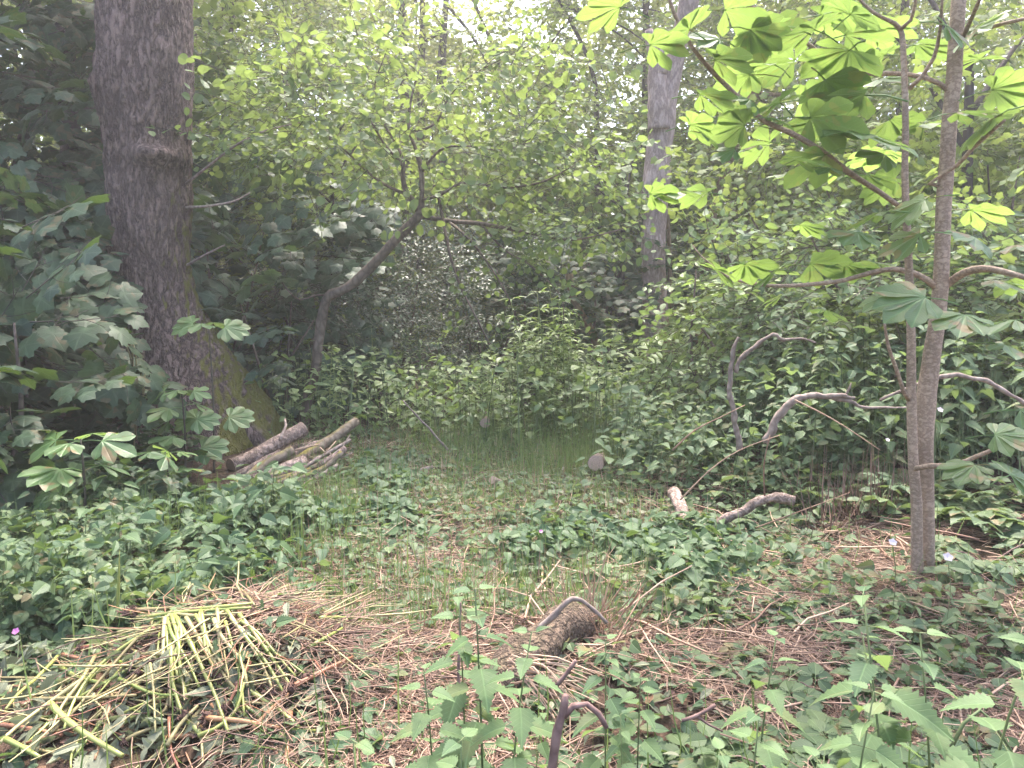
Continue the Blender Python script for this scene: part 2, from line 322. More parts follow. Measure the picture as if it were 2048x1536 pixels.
def cutmat():
    m, t, ns, L = newmat('cut_wood')
    at_ = N(t, 'ShaderNodeAttribute', attribute_name='leaf'); sp = N(t, 'ShaderNodeSeparateXYZ'); L.new(at_.outputs['Vector'], sp.inputs[0])
    no = N(t, 'ShaderNodeTexNoise', i_2=14.0, i_3=4.0)
    rg = mth(t, 'SINE', mth(t, 'ADD', mth(t, 'MULTIPLY', sp.outputs[0], 45), mth(t, 'MULTIPLY', no.outputs[0], 6)))
    col = mix(t, mth(t, 'ADD', mth(t, 'MULTIPLY', rg, 0.25), mth(t, 'MULTIPLY', no.outputs[0], 0.6)), (0.20, 0.13, 0.10), (0.52, 0.38, 0.29))
    bs = N(t, 'ShaderNodeBsdfPrincipled'); L.new(col, bs.inputs['Base Color']); bs.inputs['Roughness'].default_value = 0.8
    o = N(t, 'ShaderNodeOutputMaterial'); L.new(bs.outputs[0], o.inputs[0]); return m
M['cut'] = cutmat()
def soilmat():
    m, t, ns, L = newmat('woodland_soil')
    tc = N(t, 'ShaderNodeTexCoord')
    n1 = N(t, 'ShaderNodeTexNoise', i_2=1.3, i_3=5.0); n2 = N(t, 'ShaderNodeTexNoise', i_2=28.0, i_3=6.0, i_4=0.7); n3 = N(t, 'ShaderNodeTexVoronoi', i_2=60.0)
    for n in (n1, n2, n3): L.new(tc.outputs['Object'], n.inputs[0])
    col = ramp(t, n2.outputs[0], [(0.3, (0.022, 0.014, 0.011)), (0.55, (0.075, 0.048, 0.035)), (0.75, (0.15, 0.10, 0.07))])
    col = mix(t, mth(t, 'MULTIPLY', mth(t, 'SUBTRACT', n1.outputs[0], 0.5), 3, True), col, mix(t, n2.outputs[0], (0.03, 0.035, 0.012), (0.10, 0.095, 0.04)))
    bs = N(t, 'ShaderNodeBsdfPrincipled'); L.new(col, bs.inputs['Base Color']); bs.inputs['Roughness'].default_value = 0.95; bs.inputs['Specular IOR Level'].default_value = 0.15
    bp = N(t, 'ShaderNodeBump', i_0=0.9, i_1=0.03); L.new(mth(t, 'ADD', n2.outputs[0], mth(t, 'MULTIPLY', n3.outputs[0], 0.4)), bp.inputs['Height']); L.new(bp.outputs[0], bs.inputs['Normal'])
    o = N(t, 'ShaderNodeOutputMaterial'); L.new(bs.outputs[0], o.inputs[0]); return m
M['soil'] = soilmat()

# ------------------------------------------------------------------ leaf shapes (base at origin, tip along +Y, face up +Z, length 1)
def strip(vs, ws, fold=0.25, droop=0.15, wave=0.0):
    V, A = [], []
    for i, (v, wd) in enumerate(zip(vs, ws)):
        z = -droop * v * v + wave * math.sin(v * 9)
        for k in (-1, 0, 1):
            V.append((k * wd, v, z + fold * abs(k) * wd)); A.append((k * wd, v, 0))
    F = []
    for i in range(len(vs) - 1):
        for k in (0, 1):
            a, b, c, d = i * 3 + k, i * 3 + k + 1, i * 3 + k + 4, i * 3 + k + 3
            F += [(a, b, c), (a, c, d)]
    return Piece(V, F, A)
def serr(prof, n, amp):
    vs, ws = [], []
    for i in range(n + 1):
        v = i / n; wd = np.interp(v, [p[0] for p in prof], [p[1] for p in prof])
        if i % 2 == 0 or i == n: vs.append(v); ws.append(max(0.002, wd * (1 - amp)))
        else: vs.append(min(1, v + 0.25 / n)); ws.append(wd * (1 + amp * 0.6))
    return vs, ws
NETTLE = strip(*serr([(0, 0.0), (0.02, .18), (.12, .30), (.28, .34), (.5, .27), (.75, .14), (.92, .05), (1, 0.0)], 18, 0.2), fold=0.22, droop=0.26)
NETTLE_S = strip([0, .04, .2, .42, .7, 1], [0.01, .22, .33, .28, .14, .004], 0.28, 0.3)
BRLEAF = strip(*serr([(0, 0.0), (.05, .17), (.2, .33), (.42, .39), (.65, .31), (.85, .14), (1, 0.0)], 18, 0.15), fold=0.22, droop=0.2)
BRLEAF_S = strip([0, .08, .35, .65, 1], [.01, .2, .37, .28, .004], .22, .2)
LANCE = strip([0, .1, .3, .5, .75, 1], [.012, .08, .155, .165, .09, .003], .3, .35)
HAZEL = strip([0, .05, .22, .48, .72, .9, 1], [.01, .2, .38, .43, .36, .17, .02], .16, .12, .015)
OVAL = strip([0, .3, .65, 1], [.01, .26, .24, .004], .2, .2)
DIAM = strip([0, .45, 1], [.02, .34, .01], .2, .2)
HEART = strip([0, .05, .3, .62, .88, 1], [.02, .36, .48, .44, .2, .01], .12, .15)
BLADE = strip([0, .35, .7, 1], [.012, .014, .010, .001], .5, .0)
def lobed(simple=False):
    h = [(0.10, -0.06), (0.26, -0.08), (0.40, 0.0), (0.36, 0.10), (0.46, 0.16), (0.41, 0.27), (0.52, 0.36), (0.62, 0.42), (0.57, 0.51), (0.60, 0.60), (0.46, 0.62), (0.36, 0.61), (0.34, 0.70), (0.27, 0.76), (0.18, 0.86), (0.08, 0.93)]
    if simple: h = [(0.26, -0.08), (0.46, 0.10), (0.40, 0.27), (0.60, 0.42), (0.58, 0.60), (0.35, 0.60), (0.24, 0.80)]
    out = [(0, 0.0)] + h + [(0, 1.0)] + [(-x, y) for x, y in reversed(h)]
    V = [(0, 0.28, 0.06)]; A = [(0, .28, 0)]
    for x, y in out:
        r2 = x * x + (y - .28) ** 2
        V.append((x, y, -0.22 * r2 + 0.04 * abs(x))); th = math.atan2(x, y + 0.05)
        du = min(abs(th), abs(abs(th) - 0.93), abs(abs(th) - 1.6)); A.append((du * math.hypot(x, y + .05), y, 0))
    n = len(out); F = [(0, 1 + (i + 1) % n, 1 + i) for i in range(n)]
    F = [(a, c, b) for a, b, c in F]
    return Piece(V, F, A, None, np.ones(n, bool))
SYC, SYC_S = lobed(), lobed(True)
for P_ in (SYC, SYC_S):      # make normals face up
    a, b, c = P_.V[P_.F[0][0]], P_.V[P_.F[0][1]], P_.V[P_.F[0][2]]
    if np.cross(b - a, c - a)[2] < 0: P_.F = P_.F[:, ::-1].copy()
def rotz(a): c, s = math.cos(a), math.sin(a); return np.array([[c, -s, 0], [s, c, 0], [0, 0, 1.]])
def rotx(a): c, s = math.cos(a), math.sin(a); return np.array([[1, 0, 0], [0, c, -s], [0, s, c]])
def palmate(n, rows, amp, petiole=0.7, drop=0.25, seed=0):
    rg = np.random.default_rng(seed)
    pr = [(0, 0.012), (.12, .04), (.3, .115), (.55, .205), (.72, .24), (.85, .19), (.94, .07), (1, .004)]
    vs, ws = serr(pr, rows, amp); lf = strip(vs, ws, 0.16, 0.13, .012)
    ps = []
    for i in range(n):
        a = (i - (n - 1) / 2) * R(215 / n); ln = 1 - 0.42 * (abs(i - (n - 1) / 2) / ((n - 1) / 2)) ** 1.5
        ln *= rg.uniform(.92, 1.06)
        Rm = rotz(-a + rg.uniform(-.08, .08)) @ rotx(-drop * rg.uniform(-.3, .9)) 
        ps.append(scatter(lf, np.array([[0, 0, 0.]]), Rm[None], ln, [0.0]))
    if petiole:
        pt = tube([(0, -petiole, -0.30 * petiole), (0, -petiole * .5, -0.08 * petiole), (0, 0.01, 0)], [.017, .014, .014], 4)
        pt.A[:, 0] = 0.0; pt.A[:, 1] = 0; ps.append(pt)
    return merge(ps)
CHEST = [palmate(n, 14, 0.05, 0.65, .3, s) for n, s in ((7, 1), (6, 2), (5, 3))]
CHEST_S = [palmate(5, 5, 0.0, 0.5, .3, 5), palmate(7, 5, 0.0, 0.5, .35, 6)]
def trifol(base, n=3, seed=0):
    ps = []; sp = R(62)
    for i in range(n):
        k = i - (n - 1) / 2; a = k * sp if n > 3 else k * R(80)
        ps.append(scatter(base, np.array([[math.sin(a) * .12, .5 + math.cos(a) * 0.1, 0]]), (rotz(-a) @ rotx(-.2))[None], 0.62 if k else 0.72, [0.0]))
    pt = tube([(0, 0, -.12), (0, .3, 0), (0, .6, 0)], [.018, .014, .012], 3); pt.A[:, 0] = 0; ps.append(pt)
    return merge(ps)
BR3, BR5, BR3_S = trifol(BRLEAF), trifol(BRLEAF, 5), trifol(BRLEAF_S)

UP = np.array([0, 0, 1.])
def jit(n, s): return rng.normal(0, s, (n, 3))
def spray(leaf, n, L, ls, nside=4, updir=0.35, droop=-0.25, twr=0.006, petiole=0.03):
    """a twig along +Y with side twigs, leaves set alternately, facing up; material 0 leaf, 1 twig"""
    ps = []; segs = [(np.zeros(3), np.array([0, L, -0.06 * L]), 1.0)]
    for i in range(nside):
        t = 0.2 + 0.65 * i / max(1, nside - 1); s = 1 if i % 2 else -1; ang = R(rng.uniform(35, 60)) * s; l2 = L * (0.75 - 0.45 * t)
        a = np.array([0, t * L, -0.06 * L * t]); segs.append((a, a + np.array([math.sin(ang) * l2, math.cos(ang) * l2, rng.uniform(-.2, .12) * l2]), .6))
    tot = sum(np.linalg.norm(b - a) for a, b, _ in segs)
    for a, b, k in segs:
        mid = (a + b) / 2 + rng.normal(0, .03 * L, 3) * [1, 1, .5]
        ps.append(tube([a, mid, b], [twr * k, twr * k * .7, twr * .3], 3, cap=False).mat(1))
        m = max(2, int(round(n * np.linalg.norm(b - a) / tot)))
        t = (np.arange(m) + 0.6) / m; pos = a + (b - a) * t[:, None] + (mid - (a + b) / 2) * (4 * t * (1 - t))[:, None]
        d0 = unit(b - a); sd_ = np.where(np.arange(m) % 2, 1, -1) * (1 - 0.75 * (t > 0.93)) * R(58)
        c, s = np.cos(sd_), np.sin(sd_)
        d = np.stack([d0[0] * c - d0[1] * s, d0[0] * s + d0[1] * c, np.full(m, droop) + rng.normal(0, .18, m)], 1)
        nn = UP + jit(m, updir)
        ps.append(scatter(leaf, pos + unit(d) * petiole, frames(d, nn), ls * rng.uniform(.65, 1.15, m)))
    return merge(ps)

def crown_points(n, c, rad, shell=0.55, flat=1.0):
    d = unit(rng.normal(0, 1, (n, 3))); r = shell + (1 - shell) * rng.random(n) ** 0.6; r = np.where(rng.random(n) < .3, rng.random(n) ** .5, r)
    return np.asarray(c) + d * r[:, None] * np.asarray(rad), d
def crown(sprays, n, c, rad, s=1.0, droop=-0.15, nj=0.25, tilt=(0, 0, 0), keep=None):
    pos, d = crown_points(n, c, rad)
    px_ = 1024 + 1536 * pos[:, 0] / pos[:, 1]; py_ = 600 - 1536 * (pos[:, 2] - CAM_H) / pos[:, 1]
    k = ~((px_ > 1235) & (px_ < 1410) & (py_ > 0) & (py_ < 700) & (pos[:, 1] < 12.3)) & ~((px_ > 560) & (px_ < 715) & (py_ > 520) & (py_ < 870) & (pos[:, 1] < 9.3)) & ~((px_ > 690) & (px_ < 870) & (py_ > 410) & (py_ < 610) & (pos[:, 1] < 9.3)) & ~((px_ > 185) & (px_ < 400) & (py_ < 800) & (pos[:, 1] < 7.9))
    pos, d = pos[k], d[k]
    if keep is not None:
        k = keep(pos); pos, d = pos[k], d[k]
    dd = d * [1, 1, .25] + [0, 0, droop] + jit(len(pos), .35)
    nn = UP + np.asarray(tilt) + jit(len(pos), nj)
    which = rng.integers(0, len(sprays), len(pos)); out = []
    for i, sp in enumerate(sprays):
        k = which == i
        if k.any(): out.append(scatter(sp, pos[k], frames(dd[k], nn[k]), s * rng.uniform(.75, 1.25, k.sum())))
    return merge(out)

skygap = lambda p: ~((p[:, 0] / p[:, 1] > -.19) & (p[:, 0] / p[:, 1] < .06) & ((p[:, 2] - 1.5) / p[:, 1] > .325)) | (rng.random(len(p)) < .30)
SP = {}
SP['syc'] = [spray(SYC, 9, .55, .185, 3, .20, -.35, .006, .06) for _ in range(3)]
SP['syc_s'] = [spray(SYC_S, 16, .7, .15, 4, .35, -.35, .006, .04) for _ in range(2)]
SP['hazel'] = [spray(HAZEL, 12, .5, .095, 3, .45, -.25, .004, .015) for _ in range(3)]
SP['lime'] = [spray(SYC_S, 18, .6, .10, 4, .4, -.3, .004, .02) for _ in range(3)]
SP['oval'] = [spray(OVAL, 26, .6, .085, 5, .5, -.2, .004, .01) for _ in range(3)]
SP['far'] = [spray(DIAM, 40, 1.1, .15, 6, .5, -.25, .006, .01) for _ in range(3)]
SP['dark'] = [spray(OVAL, 34, .5, .055, 6, .6, -.1, .004, .005) for _ in range(3)]
SP['chest'] = [spray(CHEST_S[i % 2], 5, .5, .15, 1, .25, -.2, .006, .09) for i in range(2)]

# ------------------------------------------------------------------ ground
def ground():
    xs = np.concatenate([np.linspace(-44, -7, 30, endpoint=False), np.linspace(-7, 7, 160), np.linspace(7, 44, 31)[1:]])
    ys = np.concatenate([np.linspace(-12, 1, 14, endpoint=False), np.linspace(1, 13, 160), np.linspace(13, 46, 40)[1:]])
    X, Y = np.meshgrid(xs, ys); Z = gz(X, Y)
    fine = (np.abs(X) < 7) & (Y > 1) & (Y < 13)
    for i, j in zip(*np.nonzero(fine)):
        Z[i, j] += 0.02 * mnoise.fractal(Vector((X[i, j] * 4, Y[i, j] * 4, 0)), 1, 2, 3)
    n, m = X.shape; i, j = np.meshgrid(np.arange(n - 1), np.arange(m - 1), indexing='ij'); a = (i * m + j).ravel()
    F = np.concatenate([np.stack([a, a + 1, a + m + 1], 1), np.stack([a, a + m + 1, a + m], 1)])
    o = build('ground', Piece(np.stack([X, Y, Z], -1).reshape(-1, 3), F, None, None, np.ones(len(F), bool)), M['soil']); tag(o, kind='structure')
ground()
def haze():
    x0, x1, y0, y1, z0, z1 = -46, 46, -14, 48, -2, 19
    V = [(x, y, z) for z in (z0, z1) for y in (y0, y1) for x in (x0, x1)]
    F = [(0, 2, 3), (0, 3, 1), (4, 5, 7), (4, 7, 6), (0, 1, 5), (0, 5, 4), (2, 6, 7), (2, 7, 3), (0, 4, 6), (0, 6, 2), (1, 3, 7), (1, 7, 5)]
    m, t, ns, L = newmat('haze'); pv = N(t, 'ShaderNodeVolumePrincipled'); pv.inputs['Color'].default_value = (0.95, 0.94, 0.95, 1); pv.inputs['Density'].default_value = 0.003; pv.inputs['Anisotropy'].default_value = 0.35
    o = N(t, 'ShaderNodeOutputMaterial'); L.new(pv.outputs[0], o.inputs['Volume'])
    tag(build('haze', Piece(V, F), m), 'thin pale haze added to imitate veiling lens glare', 'haze', kind='stuff')  # even scattering volume, added to imitate the lens's veiling glare
haze()

# ------------------------------------------------------------------ the big oak on the left
def oak():
    Yd = 8.0
    prof = [(-120, 289, 83), (0, 290, 82), (100, 290, 82), (175, 289, 85), (300, 297, 77), (400, 299, 75), (480, 300, 71), (540, 306, 68), (600, 320, 68), (650, 332, 76), (700, 348, 88), (750, 366, 104), (800, 384, 122), (850, 400, 140), (905, 412, 152), (950, 418, 165)]
    base = at(400, 892, Yd); base[2] = float(gz(base[0], base[1]))
    rt = thing('oak_tree', 'thick dark ridged trunk with mossy flared foot behind the log pile', 'tree', base)
    P, rr = [], []
    for y, x, r in reversed(prof):
        p = at(x, y, Yd); P.append(p); rr.append(pxsize(r, Yd))
    top = P[-1]
    for k in range(1, 5):
        P.append(top + np.array([-0.03 * k, 0.05 * k, 1.6 * k])); rr.append(rr[-1] * .93)
    P, rr = smooth_path(np.array(P), np.array(rr), 0.022)
    sides = 130; T = unit(np.gradient(P, axis=0)); a = np.arange(sides) * 2 * math.pi / sides
    Xv = unit(np.cross(np.array([0, 1., 0]), T)); Bv = np.cross(T, Xv)
    dirs = Xv[:, None] * np.cos(a)[None, :, None] + Bv[:, None] * np.sin(a)[None, :, None]
    rad = np.repeat(rr[:, None], sides, 1)
    zrel = P[:, 2][:, None]
    flare = np.clip(1 - zrel / 1.1, 0, 1) ** 2
    rad = rad * (1 + flare * 0.10 * np.sin(a[None] * 5 + .6) )
    burl = at(302, 305, Yd - .4); bul2 = at(205, 180, Yd); bul3 = at(226, 480, Yd)
    fine = P[:, 2] < 6
    for i in range(len(P)):
        if not fine[i]: continue
        for j in range(sides):
            q = P[i] + dirs[i, j] * rad[i, j]
            wv_ = mnoise.noise(Vector(q * 4)) * .5
            ridge = min(.42, abs(mnoise.noise(Vector((q[0] * 13 + wv_, q[1] * 13, q[2] * 3.2)))) * .9 + abs(mnoise.noise(Vector((q[0] * 24, q[1] * 24 + 5, q[2] * 7 + wv_)))) * .5)
            rad[i, j] += (ridge - .2) * 0.075 + 0.012 * mnoise.noise(Vector((q[0] * 16, q[1] * 16, q[2] * 5))) + 0.022 * mnoise.fractal(Vector((q[0] * 2.2, q[1] * 2.2, q[2] * 1.2)), 1, 2, 4) + 0.012 * mnoise.noise(Vector(q * 32))
            e = np.linalg.norm((q - burl) / [.16, .3, .10])
            rad[i, j] += 0.20 * math.exp(-e * e) + 0.05 * math.exp(-(np.linalg.norm((q - bul2) / [.2, .5, .2]) ** 2)) + 0.05 * math.exp(-(np.linalg.norm((q - bul3) / [.2, .5, .14]) ** 2)) - 0.06 * math.exp(-(np.linalg.norm((q - burl - [0, 0, .075]) / [.11, .3, .03]) ** 2))
    V = P[:, None] + dirs * rad[:, :, None]
    n = len(P); i, j = np.meshgrid(np.arange(n - 1), np.arange(sides), indexing='ij')
    q0 = (i * sides + j).ravel(); q1 = (i * sides + (j + 1) % sides).ravel()
    F = np.concatenate([np.stack([q0, q1, q1 + sides], 1), np.stack([q0, q1 + sides, q0 + sides], 1)])
    build('trunk', Piece(V.reshape(-1, 3), F, None, None, np.ones(len(F), bool)), M['oak'], rt, base)
    # cavity shadowed root on the left and side roots
    for pts, w_ in (([(330, 760), (322, 840), (300, 905), (280, 930)], (60, 70, 80, 60)), ([(430, 780), (490, 850), (540, 900), (575, 925)], (60, 55, 42, 20))):
        build('root', tube([at(x, y, Yd - .25) for x, y in pts], [pxsize(q / 2, Yd) for q in w_], 20, .05, .18), M['oak'], rt, base)
    cr = crown(SP['far'], 170, top + [-2.4, 2.6, 4.4], (3.0, 2.6, 2.2), 1.0)
    build('crown', cr, [M['far'], M['twig']], rt, base)
    # thin shoots from the trunk
    for pts in ([(372, 368), (420, 330), (470, 292), (530, 262), (600, 245)], [(372, 415), (420, 412), (470, 402), (500, 385)], [(375, 530), (410, 510), (450, 490)]):
        build('shoot', tube([at(x, y, Yd - .1 - .1 * k) for k, (x, y) in enumerate(pts)], np.linspace(pxsize(3.2, Yd), pxsize(1.2, Yd), len(pts)), 5, .08), M['dead'], rt, base)
oak()

# ------------------------------------------------------------------ ash-like tree on the right of centre
def right_tree():
    Yd = 12.5
    base = at(1316, 790, Yd); base[2] = float(gz(base[0], base[1]))
    rt = thing('broken_tree', 'grey trunk forked high up with a snapped stub beside its leader', 'tree', base)
    pts = [(1320, 800, 74), (1316, 740, 66), (1314, 680, 58), (1311, 630, 52), (1308, 560, 48), (1307, 500, 48), (1310, 430, 49), (1315, 340, 52), (1321, 270, 50), (1329, 215, 44), (1341, 165, 37), (1354, 100, 35), (1369, 40, 35), (1379, 0, 37), (1400, -120, 34), (1420, -300, 28)]
    tk = build('trunk', tube([at(x, y, Yd) for x, y, _ in pts], [pxsize(q / 2, Yd) for *_, q in pts], 28, .06, .16), M['ash'], rt, base)
    build('broken_stub', tube([at(x, y, Yd - .12) for x, y in ((1318, 260), (1316, 190), (1313, 135), (1305, 95), (1298, 60))], [pxsize(q / 2, Yd) for q in (44, 40, 34, 21, 14)], 14, .05, .3), M['ash'], tk, base)
    build('broken_stub', tube([at(x, y, Yd - .15) for x, y in ((1318, 150), (1322, 120), (1327, 95), (1329, 72))], [pxsize(q / 2, Yd) for q in (26, 22, 18, 14)], 14, .05, .3), M['ash'], tk, base)
    build('crown', crown(SP['far'], 120, at(1420, -420, Yd + 2), (3.0, 3.0, 2.0), .9), [M['far'], M['twig']], rt, base)
    # ivy creeper on its back
    iv = tube([at(x, y, Yd + .2) for x, y in ((1350, 760), (1345, 640), (1340, 560), (1338, 480), (1334, 420))], .035, 6, .1, .2)
    build('creeper_stem', iv, M['mossstem'], rt, base)
right_tree()

# ------------------------------------------------------------------ bent sapling in the middle
def traced(pts, Yf, sides=8, step=.05, lump=.08, wk=1.0):
    """pts: (px,py,width px[,depth])"""
    P, r = [], []
    for q in pts:
        Y = q[3] if len(q) > 3 else Yf
        P.append(at(q[0], q[1], Y)); r.append(pxsize(q[2] * wk / 2, Y))
    return tube(P, r, sides, step, lump)
def sapling():
    Yd = 8.7
    base = at(603, 880, Yd); base[2] = float(gz(base[0], base[1]))
    rt = thing('bent_sapling', 'slender crooked sapling bending right above the log pile with round leaves', 'tree', base)
    tk = build('trunk', traced([(598, 890, 34), (606, 850, 31), (618, 790, 29), (632, 730, 27), (640, 660, 27), (648, 612, 28), (662, 590, 27), (690, 578, 26), (720, 555, 26), (760, 515, 27), (800, 470, 25), (828, 442, 26), (838, 430, 25), (843, 405, 16), (843, 350, 13), (832, 300, 11), (818, 258, 9), (822, 200, 6), (838, 140, 4)], Yd, 14, .04, .22, .74), M['sap'], rt, base)
    limbs = [
        [(838, 425, 14), (830, 405, 13), (812, 385, 12), (806, 355, 10), (806, 318, 7), (790, 285, 5)],
        [(812, 388, 8), (780, 375, 7), (745, 352, 6), (715, 325, 4, 8.4), (690, 300, 3, 8.2)],
        [(842, 432, 11), (870, 438, 10), (910, 443, 9), (960, 447, 9, 8.4), (1020, 458, 8, 8.2), (1080, 470, 6, 8), (1140, 480, 5, 7.8), (1200, 470, 3, 7.7), (1270, 450, 2, 7.6)],
        [(868, 370, 6), (878, 400, 6), (886, 440, 6), (900, 510, 6, 8.5), (922, 575, 5, 8.4), (950, 630, 4, 8.3), (985, 700, 3, 8.2)],
        [(820, 258, 7), (850, 258, 6), (876, 240, 5), (892, 205, 4), (930, 160, 3, 8.4), (1000, 120, 2, 8.2), (1060, 90, 2, 8)],
        [(843, 345, 6), (880, 300, 5, 8.5), (930, 292, 4, 8.3), (1000, 300, 3, 8), (1060, 285, 2, 7.9)],
        [(900, 445, 6), (940, 480, 5, 8.4), (985, 540, 4, 8.2), (1020, 600, 3, 8)],
        [(843, 400, 7), (880, 390, 6, 8.5), (930, 365, 5, 8.3), (1000, 375, 5, 8.2), (1080, 365, 4, 8), (1150, 330, 2, 7.8)],
        [(806, 330, 6), (770, 290, 5, 8.5), (740, 240, 4, 8.3), (700, 190, 3, 8.1), (640, 150, 2, 7.9)],
        [(660, 592, 5), (630, 590, 4), (600, 600, 3), (575, 580, 2), (560, 560, 2)],
        [(790, 285, 5), (760, 230, 4, 8.4), (750, 170, 3, 8.2), (770, 110, 2, 8)],
        [(960, 447, 5, 8.4), (1010, 500, 4, 8.2), (1060, 530, 3, 8), (1120, 590, 2, 7.9), (1128, 640, 2, 7.9)],
    ]
    lv = []
    for l in limbs:
        build('limb', traced(l, Yd, 6, .07, .1), M['sap'], tk, base)
        P = np.array([at(q[0], q[1], q[3] if len(q) > 3 else Yd) for q in l]); P, _ = smooth_path(P, np.ones(len(P)), .09)
        if l[0][1] > 560 or l is limbs[3] or l is limbs[6]: P = P[len(P) // 3::3]
        k = np.arange(int(len(P) * .25), len(P)); d = np.gradient(P, axis=0)[k]
        n = len(k); side = np.stack([d[:, 1] * 0 + rng.normal(0, .09, n), rng.normal(0, .09, n), rng.normal(0.02, .06, n)], 1)
        dd = unit(d) * .7 + unit(side); nn = UP + [0, -.35, 0] + jit(n, .35)
        w_ = rng.integers(0, 3, n)
        for i in range(3):
            s = w_ == i
            if s.any(): lv.append(scatter(SP['hazel'][i], P[k][s], frames(dd[s], nn[s]), rng.uniform(.55, 1.0, s.sum())))
    # airy upper crown
    c = crown(SP['hazel'], 190, at(850, 240, 8.3), (2.3, 1.3, .95), .95, -.1, .4, (0, -.3, 0), skygap)
    c2 = crown(SP['hazel'], 60, at(1120, 330, 8.0), (.95, .7, .6), .9, -.1, .4, (0, -.3, 0))
    c3 = crown(SP['hazel'], 22, at(1190, 450, 7.7), (.55, .4, .13), .8, -.1, .4, (0, -.3, 0))
    c4 = crown(SP['hazel'], 50, at(600, 270, 8.2), (.9, .7, .6), .9, -.1, .4, (0, -.3, 0))
    build('crown', merge(lv + [c, c2, c3, c4]), [M['hazel'], M['twig']], rt, base)
sapling()

